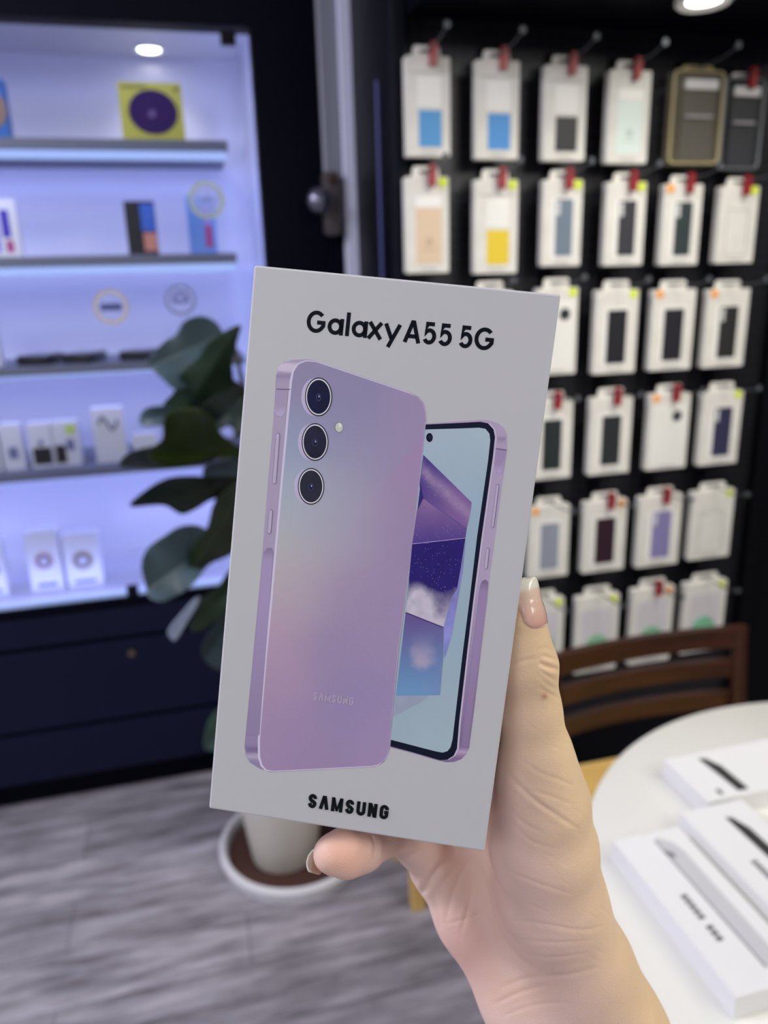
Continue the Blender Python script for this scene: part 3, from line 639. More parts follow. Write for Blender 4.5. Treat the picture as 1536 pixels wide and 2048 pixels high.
def leaf_shape(outline, base, tip, col, dY=0.0, tx=0.0, ty=0.0, fold=.35, name='leaf'):
    """a lobed leaf: outline on its own tilted plane, folded along the midrib, with veins and thickness"""
    px = catmull(outline, 4); cx, cy = px.mean(0); N = len(px)
    lo_, hi_ = px.min(0), px.max(0); gx, gy = np.meshgrid(np.arange(lo_[0]+3, hi_[0], 6.0), np.arange(lo_[1]+3, hi_[1], 6.0)); g = np.stack([gx.ravel(), gy.ravel()], -1)
    ins = np.zeros(len(g), bool); k = N-1
    for q in range(N):
        (xi, yi), (xj, yj) = px[q], px[k]
        if yi != yj: ins ^= ((yi > g[:, 1]) != (yj > g[:, 1])) & (g[:, 0] < (xj-xi)*(g[:, 1]-yi)/(yj-yi)+xi)
        k = q
    pts = [Vector(p) for p in px]+[Vector(p) for p in g[ins]]
    co, _, fa, _, _, _ = delaunay_2d_cdt(pts, [(q, (q+1) % N) for q in range(N)], [list(range(N))], 1, 1e-4)
    b_, t_ = np.array(base, float), np.array(tip, float); ax = (t_-b_); L_ = np.linalg.norm(ax); ax /= L_; sd = np.array([-ax[1], ax[0]])
    vs, cs = [], []
    for c in co:
        p = np.array(c); a = (p-b_)@ax; s_ = (p-b_)@sd; m_ = abs(s_)
        Y = LY+dY+tx*(p[0]-cx)/100+ty*(p[1]-cy)/100 - fold*m_/1000 + .012*math.sin(a/17+base[0])*(m_/50)**1.5 + .03*((a/L_)-.5)**2
        vs.append(Vector(atY(p[0], p[1], Y))-Vector((PX, PY, .0125)))
        vein = max(0, 1-m_/3.0)*.8 + .22*max(0, math.cos((a-m_*.9)/21*2*math.pi))**6
        cs.append(tuple(lin(np.array(col))*(1+.7*vein))+(1,))
    F2 = [f if Vector((vs[f[1]]-vs[f[0]])).cross(vs[f[2]]-vs[f[0]]).y < 0 else f[::-1] for f in fa]
    o = mesh(name, vs, F2, M_leaf, plant, True)
    ca = o.data.color_attributes.new('tint', 'FLOAT_COLOR', 'POINT'); ca.data.foreach_set('color', np.array(cs, np.float32).ravel())
    md = o.modifiers.new('thick', 'SOLIDIFY'); md.thickness = .0012
    PET.append(atY(base[0], base[1], LY+dY+.005+tx*(base[0]-cx)/100+ty*(base[1]-cy)/100))
    return o
DKG = (24, 40, 22)
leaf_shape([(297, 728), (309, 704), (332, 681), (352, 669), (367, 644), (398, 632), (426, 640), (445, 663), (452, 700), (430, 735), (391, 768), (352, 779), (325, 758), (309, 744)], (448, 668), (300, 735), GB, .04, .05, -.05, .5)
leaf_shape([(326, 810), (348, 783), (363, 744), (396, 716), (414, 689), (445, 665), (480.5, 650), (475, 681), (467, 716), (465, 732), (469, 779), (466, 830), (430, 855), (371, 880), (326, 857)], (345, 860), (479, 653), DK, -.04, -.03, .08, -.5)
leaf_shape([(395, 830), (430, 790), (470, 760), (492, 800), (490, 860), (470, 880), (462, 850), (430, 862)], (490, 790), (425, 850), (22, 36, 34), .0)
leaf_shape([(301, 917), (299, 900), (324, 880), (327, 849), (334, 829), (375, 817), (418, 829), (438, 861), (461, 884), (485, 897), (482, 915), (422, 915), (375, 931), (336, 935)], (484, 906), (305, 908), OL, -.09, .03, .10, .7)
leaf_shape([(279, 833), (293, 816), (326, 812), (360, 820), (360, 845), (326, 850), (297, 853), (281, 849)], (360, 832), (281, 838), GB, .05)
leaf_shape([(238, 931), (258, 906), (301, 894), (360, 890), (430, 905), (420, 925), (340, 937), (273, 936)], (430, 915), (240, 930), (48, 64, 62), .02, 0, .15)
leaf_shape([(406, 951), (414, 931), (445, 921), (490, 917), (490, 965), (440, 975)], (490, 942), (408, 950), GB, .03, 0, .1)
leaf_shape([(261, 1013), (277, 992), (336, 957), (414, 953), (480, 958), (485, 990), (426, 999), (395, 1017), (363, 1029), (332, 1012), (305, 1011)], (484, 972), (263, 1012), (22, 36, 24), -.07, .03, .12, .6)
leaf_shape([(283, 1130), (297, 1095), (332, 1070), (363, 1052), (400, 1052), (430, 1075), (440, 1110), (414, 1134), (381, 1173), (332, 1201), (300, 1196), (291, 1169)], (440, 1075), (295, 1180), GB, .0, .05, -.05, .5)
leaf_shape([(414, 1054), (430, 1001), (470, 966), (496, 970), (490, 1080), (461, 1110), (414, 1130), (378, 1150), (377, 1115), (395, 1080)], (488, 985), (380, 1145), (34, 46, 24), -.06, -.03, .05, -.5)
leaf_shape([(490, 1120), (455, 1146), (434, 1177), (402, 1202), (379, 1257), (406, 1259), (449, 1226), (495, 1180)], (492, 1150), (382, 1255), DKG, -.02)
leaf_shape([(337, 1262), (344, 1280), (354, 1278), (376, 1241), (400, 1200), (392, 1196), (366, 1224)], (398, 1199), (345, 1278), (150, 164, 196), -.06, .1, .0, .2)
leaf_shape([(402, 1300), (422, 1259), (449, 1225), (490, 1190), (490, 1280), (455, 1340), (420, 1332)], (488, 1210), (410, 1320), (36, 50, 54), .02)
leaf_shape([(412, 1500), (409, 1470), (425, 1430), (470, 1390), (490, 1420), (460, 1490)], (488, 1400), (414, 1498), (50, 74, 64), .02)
leaf((520, 760), (640, 640), 60, -.02, -.05, (0, -1, .3), MD, .2)
leaf((560, 900), (720, 800), 60, -.02, .05, (0, -1, .3), DK, .2)
leaf((560, 1000), (700, 1080), 60, .02, .08, (0, -1, .3), MD, .2)
leaf((540, 1150), (680, 1260), 56, .02, -.06, (0, -1, .3), DK, .2)

for k_, q in enumerate(PET):
    z = min(max(q[2]-.05, .45), 1.30); ss = [p for p in STEM]; zz = [p[2] for p in ss]
    sx_, sy_ = np.interp(z, zz, [p[0] for p in ss]), np.interp(z, zz, [p[1] for p in ss]); L0 = Vector((PX, PY, .0125))
    b_ = B(); b_.tube([Vector((sx_, sy_, z))-L0, (Vector((sx_, sy_, z))+Vector(q))/2-L0+Vector((0, 0, .012)), Vector(q)-L0], .0022, 8); b_.out('leaf_stalk', mat('plant_stem', (70, 66, 50), .7), plant, True)

# ---------------------------------------------------------------- the held phone box
BO = np.array([0.0202, 0.2278, 1.4374])
def _pose():
    """plane of the box front from its four corners (a rectangle 87 x 166.6 mm)"""
    P = np.array([(508, 530), (1122, 588), (968, 1703), (416, 1617)], float)
    W0, H0 = .087, .087*1.915; Wd = np.array([(0, 0), (W0, 0), (W0, -H0), (0, -H0)]); A = []
    for (X, Y), (x, y) in zip(Wd, (P-np.array([768, 1024]))/F):
        A.append([X, Y, 1, 0, 0, 0, -x*X, -x*Y, -x]); A.append([0, 0, 0, X, Y, 1, -y*X, -y*Y, -y])
    h = np.linalg.svd(np.array(A))[2][-1].reshape(3, 3)
    if h[2, 2] < 0: h = -h
    h /= math.sqrt(np.linalg.norm(h[:, 0])*np.linalg.norm(h[:, 1]))
    U, s, Vt = np.linalg.svd(h[:, :2], full_matrices=False); uv = U@Vt
    M = np.array([RT, -UP, FW]).T
    u, v = M@uv[:, 0], M@uv[:, 1]
    return O+M@h[:, 2], u, v, np.cross(u, v)
BO, BU, BV, BN = _pose()
BW, BH, BT = 87.0, 87*1.915, 27.0
box = thing('phone_box', 'white smartphone box with lilac phone pictures held up in the hand', 'box')
box.matrix_world = Matrix(((BU[0], BV[0], BN[0], BO[0]), (BU[1], BV[1], BN[1], BO[1]), (BU[2], BV[2], BN[2], BO[2]), (0, 0, 0, 1)))
def fc(pts):
    """photo position -> millimetres on the box front"""
    pts = np.atleast_2d(np.asarray(pts, float)); R = FW[None]+RT[None]*((pts[:, :1]-768)/F)-UP[None]*((pts[:, 1:2]-1024)/F)
    k = ((BO-O)@BN)/(R@BN); q = O+R*k[:, None]-BO
    return np.stack([q@BU, q@BV], -1)*1000
M_paper = mat('box_paper', (210, 210, 213), .42, spec=.35)
bb = B(); bb.box(0, BW/1000, -BH/1000, 0, -.020, 0, .0006, 2); bb.out('lid', M_paper, box)
bb = B(); bb.box(.0006, BW/1000-.0006, -BH/1000+.0006, -.0006, -.027, -.0202, .0005, 2); bb.out('base_tray', M_paper, box)
PAPER = lin((210, 210, 213))
def vmat(name, rough, spec=.4, coat=0.0, bump=0.0):
    m_ = bpy.data.materials.new(name); m_.use_nodes = True; n, l, b = nodes(m_)
    a = n.new('ShaderNodeAttribute'); a.attribute_name = 'ink'; l.new(a.outputs['Color'], b.inputs['Base Color'])
    b.inputs['Roughness'].default_value = rough; b.inputs['Specular IOR Level'].default_value = spec; b.inputs['Coat Weight'].default_value = coat
    b.inputs['Coat Roughness'].default_value = .12
    if bump:
        t = n.new('ShaderNodeTexCoord'); x = n.new('ShaderNodeTexNoise'); x.inputs['Scale'].default_value = 900; x.inputs['Detail'].default_value = 2
        bp = n.new('ShaderNodeBump'); bp.inputs['Strength'].default_value = bump; bp.inputs['Distance'].default_value = .0001
        l.new(t.outputs['Object'], x.inputs['Vector']); l.new(x.outputs['Fac'], bp.inputs['Height']); l.new(bp.outputs[0], b.inputs['Normal'])
    return m_
M_ink = vmat('printed_ink', .45, .15); M_foil = vmat('glossy_print', .34, .2, .05, .25); M_scr = vmat('screen_print', .42, .15)
# ink strength: photo tones of the print relative to the paper around them
def ink(c, ref=(166, 166, 169)): return np.clip(lin(c)/lin(ref)*PAPER, 0, 1)
def round_poly(pts, radii, n=8):
    """polygon with each corner rounded by its own radius (px)"""
    P = np.asarray(pts, float); out = []; N = len(P)
    for i in range(N):
        a, p, c = P[i-1], P[i], P[(i+1) % N]; r = radii[i] if hasattr(radii, '__len__') else radii
        if r <= 0: out.append(p); continue
        u = (a-p)/np.linalg.norm(a-p); v = (c-p)/np.linalg.norm(c-p)
        for k in range(n+1):
            t = k/n; q0 = p+u*r; q1 = p+v*r; out.append((1-t)**2*q0+2*t*(1-t)*p+t*t*q1)
    return np.array(out)
def art(name, px, color, layer, parent=box, step=None, m=None, label=None):
    """flat print of outline px (photo position) on the box front; color: rgb or function of (x, y) arrays"""
    px = np.asarray(px, float); mm_ = fc(px)
    pts = [Vector(p) for p in mm_]; N = len(pts); edges = [(i, (i+1) % N) for i in range(N)]
    if step:
        lo, hi = mm_.min(0), mm_.max(0)
        gx, gy = np.meshgrid(np.arange(lo[0]+step/2, hi[0], step), np.arange(lo[1]+step/2, hi[1], step)); g = np.stack([gx.ravel(), gy.ravel()], -1)
        ins = np.zeros(len(g), bool); j = N-1
        for i in range(N):
            xi, yi = mm_[i]; xj, yj = mm_[j]
            if yi != yj:
                ins ^= ((yi > g[:, 1]) != (yj > g[:, 1])) & (g[:, 0] < (xj-xi)*(g[:, 1]-yi)/(yj-yi)+xi)
            j = i
        pts += [Vector(p) for p in g[ins]]
    co, _, fa, _, _, _ = delaunay_2d_cdt(pts, edges, [list(range(N))], 1, 1e-6)
    z = layer*2.5e-5
    V = np.array([(c[0]/1000, c[1]/1000, z) for c in co])
    F_ = [f if (co[f[1]]-co[f[0]]).cross(co[f[2]]-co[f[0]]) > 0 else f[::-1] for f in fa]
    o = mesh(name, V, F_, m or M_ink, parent)
    if parent is not box: pass
    if callable(color):
        Wp = BO+V[:, :1]*BU+V[:, 1:2]*BV; pp = proj(Wp); c = color(pp[:, 0], pp[:, 1])
    else: c = np.tile(ink(color), (len(V), 1))
    ca = o.data.color_attributes.new('ink', 'FLOAT_COLOR', 'POINT'); ca.data.foreach_set('color', np.c_[c, np.ones(len(V))].astype(np.float32).ravel())
    if label: o['label'] = label
    return o
def field(ctrl, sig=45.0):
    P = np.array([c[:2] for c in ctrl], float); C = np.array([ink(c[2]) for c in ctrl])
    def f(x, y):
        d2 = (x[:, None]-P[None, :, 0])**2+(y[:, None]-P[None, :, 1])**2
        w_ = np.exp(-d2/(2*sig*sig))+1e-9/(d2+1); w_ /= w_.sum(1, keepdims=True); return w_@C
    return f
def noise2(x, y, s, seed):
    r = np.random.default_rng(seed); g = r.random((64, 64)); u, v = x/s, y/s
    i, j = np.floor(u).astype(int), np.floor(v).astype(int); a, b_ = u-i, v-j; a = a*a*(3-2*a); b_ = b_*b_*(3-2*b_)
    G = lambda p, q: g[p % 64, q % 64]
    return (G(i, j)*(1-a)+G(i+1, j)*a)*(1-b_)+(G(i, j+1)*(1-a)+G(i+1, j+1)*a)*b_
def fbm(x, y, s, seed, k=4): return sum(noise2(x, y, s/2**q, seed+q)*.5**q for q in range(k))/sum(.5**q for q in range(k))

# --- lettering built from strokes (millimetres on the box front)
def ribbon(pts, wd, closed=False):
    """one outline for a stroke with mitred joints and butt ends"""
    P = [np.array(p, float) for p in pts]; n = len(P); Lf, Rt = [], []
    for i in range(n):
        a = P[i-1] if (i > 0 or closed) else None; c = P[(i+1) % n] if (i < n-1 or closed) else None
        d1 = (P[i]-a)/np.linalg.norm(P[i]-a) if a is not None else None
        d2 = (c-P[i])/np.linalg.norm(c-P[i]) if c is not None else None
        if d1 is None: d1 = d2
        if d2 is None: d2 = d1
        n1 = np.array([-d1[1], d1[0]]); n2 = np.array([-d2[1], d2[0]]); m_ = n1+n2; m_ /= np.linalg.norm(m_)
        k = wd/2/max(.45, m_@n1); Lf.append(P[i]+m_*k); Rt.append(P[i]-m_*k)
    return Lf, Rt
def arc(cx, cy, rx, ry, a0, a1, n=20): return [(cx+rx*math.cos(math.radians(a0+(a1-a0)*k/n)), cy+ry*math.sin(math.radians(a0+(a1-a0)*k/n))) for k in range(n+1)]
def letters(name, items, layer, rgb, m, parent=box, raise_=0.0, label=None):
    """items: list of (outline strokes, width) already in mm"""
    vs, fs = [], []; z0 = layer*2.5e-5
    def quadstrip(L, R, closed):
        b0 = len(vs); k = len(L)
        for p, q in zip(L, R): vs.append((p[0]/1000, p[1]/1000, z0)); vs.append((q[0]/1000, q[1]/1000, z0))
        rng_ = range(k if closed else k-1)
        for i in rng_:
            j = (i+1) % k; fs.append((b0+2*i, b0+2*i+1, b0+2*j+1, b0+2*j))
    for pts, wd, closed in items: quadstrip(*ribbon(pts, wd, closed), closed)
    V = np.array(vs); F2 = []
    for f in fs:
        a, b_, c = V[f[0]], V[f[1]], V[f[2]]
        F2.append(f if np.cross(b_-a, c-a)[2] > 0 else f[::-1])
    if raise_:
        n0 = len(V); top = V.copy(); top[:, 2] += raise_; allf = [tuple(i+n0 for i in f) for f in F2]
        for f in F2:
            for i in range(4): allf.append((f[i], f[(i+1) % 4], f[(i+1) % 4]+n0, f[i]+n0))
        V = np.vstack([V, top]); F2 = allf
    o = mesh(name, V, F2, m, parent)
    if label: o['label'] = label
    return o
def place(strokes, x0, x1, yb, cap, wd, shear=0.0):
    """unit glyph (width 0..1, height 0..1 = cap height) into the box x0..x1 above baseline yb"""
    h = wd/2; out = []
    for st_k in strokes:
        pts, closed = st_k[:2]; q = []
        for a, c in pts: q.append((x0+h+a*(x1-x0-2*h)+shear*c*cap, yb+h+c*(cap-2*h)))
        out.append((q, wd*(st_k[2] if len(st_k) > 2 else 1), closed))
    return out
def base_at(u): return -17.0-0.0*u
GL = {
 'G': [(arc(.5, .5, .5, .5, 42, 318, 30)[:] + [(.98, .30), (.98, .47), (.56, .47)], False)],
 'o': [(arc(.5, .5, .5, .5, 0, 360, 28)[:-1], True)],
 'A': [([(0.0, -.09), (.44, 1.06)], False), ([(1.0, -.09), (.56, 1.06)], False), ([(.18, .28), (.82, .28)], False)],
 '5': [([(.92, 1.0), (.22, 1.0), (.12, .52)] + arc(.48, .33, .50, .33, 128, -150, 22), False)],
 'x': [([(.04, -.15), (.96, 1.15)], False), ([(.96, -.15), (.04, 1.15)], False)],
}
cap, wd_ = 6.25, 1.13; xh = cap*.74; T = []
def addg(s, x0, x1, c=cap, yb=-17.15): T.extend(place(s, x0, x1, yb, c, wd_))
addg(GL['G'], 16.75, 22.3)
for x0, x1 in ((22.9, 27.5), (29.9, 34.45)):            # double-bowl a
    addg(GL['o'], x0, x1-.15, xh); T.append(([(x1-.55, -17.15), (x1-.55, -17.15+xh)], wd_, False))
T.append(([(28.7, -17.15), (28.7, -17.15+cap*1.06)], wd_, False))
T.append(([(34.85, -17.15), (38.35, -17.15+xh)], wd_, False)); T.append(([(38.4, -17.15), (34.95, -17.15+xh)], wd_, False))
T.append(([(39.55, -17.15+xh), (41.5, -16.6)], wd_, False)); T.append(([(43.6, -17.15+xh), (40.7, -17.15-cap*.30)], wd_, False))
addg([([(0.02, -.11), (.455, 1.0), (.545, 1.0), (.98, -.11)], False), ([(.20, .24), (.80, .24)], False)], 44.7, 49.9)
for x0, x1 in ((50.2, 54.15), (54.65, 58.6), (60.45, 64.4)): addg(GL['5'], x0, x1)
addg(GL['G'], 64.85, 70.4)
M_bk = mat('black_ink', (12, 16, 30), .5, spec=.12)
letters('title_lettering', T, 2, None, M_bk, label='dark navy product name lettering')
def heavy(s, x0, x1, yb, cp, wd): return place(s, x0, x1, yb, cp, wd)
SG = {
 'S': [([(.93, .74)] + arc(.5, .76, .43, .24, 10, 190, 10) + [(.09, .68), (.28, .55), (.70, .44), (.93, .32)] + arc(.5, .24, .43, .24, -5, -185, 10) + [(.05, .28)], False)],
 'A': [([(0.0, -.10), (.42, 1.0), (.58, 1.0), (1.0, -.10)], False)],
 'M': [([(.0, -.14), (.0, 1.14)], False), ([(1.0, -.14), (1.0, 1.14)], False), ([(.06, 1.1), (.5, -.08)], False, .62), ([(.94, 1.1), (.5, -.08)], False, .62)],
 'U': [([(.0, 1.12), (.0, .3)] + arc(.5, .27, .5, .27, 190, 350, 10) + [(1.0, .3), (1.0, 1.12)], False)],
 'N': [([(.0, -.12), (.0, 1.0), (.12, 1.0), (.88, .0), (1.0, .0), (1.0, 1.12)], False)],
 'G': [([(.95, .72)] + arc(.5, .74, .46, .26, 10, 175, 10) + arc(.5, .26, .46, .26, 190, 350, 10) + [(.95, .48), (.52, .48)], False)],
}
def samsung(x0, x1, yb, cp, wd, slope=0):
    widths = [.92, 1.0, 1.16, .92, .92, .92, .94]; gap = .24; tot = sum(widths)+gap*6; k = (x1-x0)/tot; out = []; x = x0
    for ch, w_ in zip('SAMSUNG', widths):
        out += heavy(SG[ch], x, x+w_*k, yb, cp, wd); x += (w_+gap)*k
    return out
letters('brand_lettering', samsung(31.2, 56.5, -161.0, 4.6, 1.06), 1, None, mat('black_gloss_ink', (12, 19, 22), .25, spec=.25), raise_=.00018, label='raised glossy black maker name')

# --- printed phone, rear view
rear = thing('printed_rear_phone', None, None); rear.parent = box; rear.name = 'printed_rear_phone'
out_px = [(552.4, 751.5), (556, 735), (565, 725), (588, 719.5), (615, 718.5), (632, 721.5), (820, 784.5), (836, 792.5), (848, 806), (852.5, 825), (853, 840), (846, 910), (823, 1118), (798, 1299), (780, 1496), (776, 1511), (768, 1524), (757, 1531.5), (744, 1534), (541, 1544.5), (519, 1537), (500, 1525), (491, 1512), (489, 1492), (503, 1346), (519, 1174), (525, 1105), (534, 989), (549, 813)]
body_px = [(584, 764), (588, 743), (597, 729), (612, 722.5), (632, 724), (819, 787), (834.5, 794.5), (846, 807.5), (850.5, 825), (851, 840), (844, 910), (821, 1118), (796, 1299), (778, 1496), (774, 1510), (766, 1522), (756, 1529), (743, 1531.5), (545, 1541.5), (533, 1539), (525, 1530), (520.5, 1513), (520, 1480), (534, 1314), (545, 1199), (552, 1118), (562, 1003.5), (575, 863)]
def rail_col(x, y):
    base = ink((150, 139, 163)); lo = ink((112, 96, 134)); hi = ink((182, 172, 190)); t = np.clip((y-1100)/420, 0, 1)[:, None]
    c = base*(1-t*.55)+lo*t*.55
    c = np.where(((y > 727) & (y < 744))[:, None], hi, c); b_ = np.exp(-((y-752)/7)**2)[:, None]; c = c*(1-.5*b_)+lo*.5*b_
    g = np.exp(-((y-1512)/6)**2)[:, None]; c = c*(1-.6*g)+hi*.6*g; g = np.exp(-((y-1500)/7)**2)[:, None]; c = c*(1-.6*g)+ink((84, 70, 108))*.6*g
    return c
art('side_rail', out_px, rail_col, 1, rear, .9, M_foil)
edge_px = [(p[0]-{0: 4.5, 1: 4.0, 2: 2.5, 19: 2.4, 20: 3.6}.get(i, 4.5) if (i < 3 or i > 18) else p[0]+(.8 if 6 < i < 17 else -.5), p[1]+(-2 if i < 6 else (2 if 15 < i < 22 else 0))) for i, p in enumerate(body_px)]
art('bright_rim', edge_px, (186, 178, 198), 2, rear, None, M_foil)
ctrl = [(600, 740, (128, 121, 148)), (700, 780, (127, 121, 150)), (830, 830, (139, 125, 156)), (660, 850, (130, 128, 157)), (585, 900, (133, 143, 165)), (572, 1000, (150, 160, 172)), (610, 1010, (149, 155, 167)), (660, 1020, (150, 150, 163)), (740, 900, (134, 128, 156)), (700, 960, (142, 140, 160)), (565, 1080, (164, 165, 162)), (640, 1090, (156, 149, 163)), (700, 1040, (148, 140, 161)), (810, 950, (142, 125, 155)), (780, 1050, (141, 124, 154)), (560, 1160, (168, 158, 160)), (600, 1180, (154, 140, 157)), (700, 1180, (144, 127, 155)), (548, 1260, (162, 140, 160)), (545, 1340, (156, 133, 156)), (650, 1300, (138, 123, 153)), (780, 1250, (142, 126, 156)), (700, 1420, (134, 121, 158)), (600, 1480, (141, 123, 154)), (760, 1480, (144, 125, 158)), (535, 1460, (146, 125, 156)), (650, 1520, (138, 121, 152)), (530, 1400, (150, 128, 156))]
bf = field(ctrl, 48)
def back_col(x, y):
    c = bf(x, y)
    s_ = (x-846)*(1012-869)+(y-869)*(846-735)        # right of the diagonal sheen line
    nrm = math.hypot(1012-869, 846-735); d = s_/nrm
    k = (d > 0)*np.exp(-np.maximum(d, 0)/90)*np.clip((1090-y)/160, 0, 1)*np.clip((y-850)/30, 0, 1)
    tint_ = ink((150, 124, 156))/ink((140, 134, 158))
    c = c*(1+(tint_-1)*k[:, None]*.3)
    fine = 1+.018*np.sign(np.sin(x*1.25))*np.sign(np.sin(y*1.25))*np.clip((y-1000)/200, 0, 1)
    return np.clip(c*fine[:, None], 0, 1)
art('back_cover', body_px, back_col, 3, rear, .42, M_foil)
def ell(cx, cy, rx, ry, n=40, rot=0.0):
    a = np.linspace(0, 2*math.pi, n, endpoint=False); x, y = rx*np.cos(a), ry*np.sin(a); c, s_ = math.cos(rot), math.sin(rot)
    return np.stack([cx+x*c-y*s_, cy+x*s_+y*c], -1)
for (cx, cy, rx, ry, c0) in ((637.4, 793.8, 27.2, 38.8, (9, 12, 44)), (630.3, 884, 26.8, 37.6, (26, 26, 46)), (622.3, 972.6, 26.4, 36.6, (34, 33, 46))):
    ls = art('lens_surround', ell(cx-7.5, cy+.5, rx*1.0, ry*.985), lambda x, y, cx=cx, rx=rx: ink((168, 160, 186))*(1-.28*np.clip((x-(cx-30))/40, 0, 1))[:, None], 4, rear, .8, M_foil)
    ls2 = art('lens_rim', ell(cx, cy, rx, ry), (30, 27, 48), 5, ls)
    art('lens_ring', ell(cx, cy, rx*.93, ry*.94), (196, 194, 200), 6, ls, None, M_foil)
    art('lens_glass', ell(cx, cy, rx*.85, ry*.875), lambda x, y, c0=c0, cx=cx, cy=cy: ink(c0)*(.8+.7*fbm(x, y, 14, 3))[:, None], 7, ls, .8, M_foil)
    art('lens_core', ell(cx, cy+1, 5.2, 7.5), (52, 56, 92), 8, ls); art('lens_core', ell(cx, cy+1, 3.8, 5.8), (20, 22, 48), 9, ls); art('lens_core', ell(cx+1, cy-1, 1.3, 2.2), (140, 146, 180), 10, ls)
art('flash_print', ell(677.6, 854.5, 8.6, 10.6), (112, 112, 122), 4, rear); art('flash_print', ell(678.2, 854.5, 7.4, 9.4), (176, 178, 168), 5, rear, None, M_foil); art('flash_print', ell(680, 851, 3, 4.5), (206, 208, 190), 6, rear)
def pill(p0, p1, w_, n=10):
    p0, p1 = np.array(p0, float), np.array(p1, float); d = (p1-p0); L_ = np.linalg.norm(d); d /= L_; q = np.array([-d[1], d[0]]); out = []
    for c, a0 in ((p1, -90), (p0, 90)):
        for k in range(n+1):
            a = math.radians(a0+180*k/n); out.append(c+d*math.cos(a)*w_*1.3+q*math.sin(a)*w_)
    return np.array(out)
def button(par, p0, p1, w_, lay=3):
    art('button_outline', pill(p0, p1, w_), (112, 100, 130), lay, par); art('button_face', pill(np.array(p0)+(-.6, 0), np.array(p1)+(-.6, 0), w_-1.0), (164, 155, 176), lay+1, par)
button(rear, (556.2, 871), (549.2, 963), 4.2, 3); button(rear, (542.3, 1024), (539.0, 1063), 4.0, 3)
art('antenna_line', [(553.5, 777), (580, 777.5), (580, 780), (553, 779.5)], (110, 96, 128), 3, rear)
art('recess', [(550.8, 798), (553, 783), (576, 783), (573, 815), (570, 826), (562, 834), (552, 830), (549, 822)], lambda x, y: ink((146, 134, 160))*(1+.28*np.clip((y-812)/16, 0, 1))[:, None], 3, rear, .8, M_foil)
art('recess', [(525.8, 1116), (528, 1104), (535, 1095.5), (543, 1096), (547.5, 1106), (544, 1135), (536, 1250), (524, 1400), (519, 1470), (492, 1470), (497, 1420), (520, 1180)], lambda x, y: ink((140, 126, 158))*(.70+.42*np.clip((y-1094)/26, 0, 1)-.25*np.clip((y-1200)/240, 0, 1))[:, None], 3, rear, .8, M_foil)
e0, e1 = fc([(625, 1399.5)])[0], fc([(707.5, 1399.5)])[0]
lt_ = letters('etched_lettering', samsung(e0[0], e1[0], e0[1]+.05, 2.55, .46), 5, None, mat('etched_ink', (196, 180, 208), .35), rear, label='faint etched maker name')

# --- printed phone, front view
front = thing('printed_front_phone', None, None); front.parent = box; front.name = 'printed_front_phone'
fo = [(851.5, 846.8), (930, 841.6), (958, 839.6), (976, 840), (996, 846.5), (1009, 857), (1014, 871), (1014.3, 899), (1003.7, 973), (991, 1067), (978, 1161), (975, 1200), (963, 1296.5), (948, 1423), (938, 1497), (933, 1508), (923, 1518), (907.5, 1524), (892, 1524.5), (877, 1521), (781, 1494.5), (800, 1290), (824, 1100), (846, 905)]
def frail(x, y):
    t = np.clip((y-1160)/330, 0, 1)[:, None]; c = ink((156, 142, 168))*(1-t)+ink((116, 96, 132))*t
    b_ = np.exp(-((y-879)/5)**2)[:, None]*(x > 994)[:, None]; c = c*(1-.55*b_)+ink((104, 88, 122))*.55*b_
    g = np.exp(-((y-1504)/6)**2)[:, None]; return c*(1-.7*g)+ink((176, 160, 184))*.7*g
art('side_rail', fo, frail, 1, front, .9, M_foil)
bo = [(851.3, 849), (930, 845.2), (960.5, 843.5), (976, 846.5), (987, 858.7), (990, 874), (986, 912), (963, 1074.5), (946.6, 1200), (935.5, 1294), (918, 1446), (914, 1497), (907.5, 1511), (895, 1519), (880, 1520), (781, 1492), (800, 1290), (824, 1100), (846, 905)]
art('bright_rim', [(p[0]+(3.6 if 2 < i < 14 else 0), p[1]) for i, p in enumerate(bo)], (176, 166, 186), 2, front, None, M_foil)
art('bezel', bo, (13, 19, 38), 3, front)
so = [(850.5, 859), (930, 856.6), (958, 855.4), (971, 857.6), (979, 867.6), (980.5, 881.5), (976, 922), (954, 1074.5), (939, 1200), (925, 1309), (905, 1479), (901, 1494.5), (895, 1502), (885, 1505), (869.5, 1502), (781, 1479), (800, 1290), (824, 1100), (846, 905)]
sf = field([(870, 870, (150, 164, 176)), (960, 880, (152, 168, 176)), (900, 930, (142, 160, 174)), (960, 980, (138, 158, 174)), (950, 1100, (136, 156, 172)), (930, 1200, (138, 156, 168)), (910, 1300, (136, 158, 172)), (900, 1400, (142, 160, 170)), (800, 1450, (140, 158, 170)), (880, 1470, (150, 166, 174)), (850, 1420, (138, 156, 168))], 50)
scr = art('screen', so, lambda x, y: np.clip(sf(x, y)*(1+.05*(fbm(x, y, 40, 9)-.5))[:, None], 0, 1), 4, front, .9, M_scr)
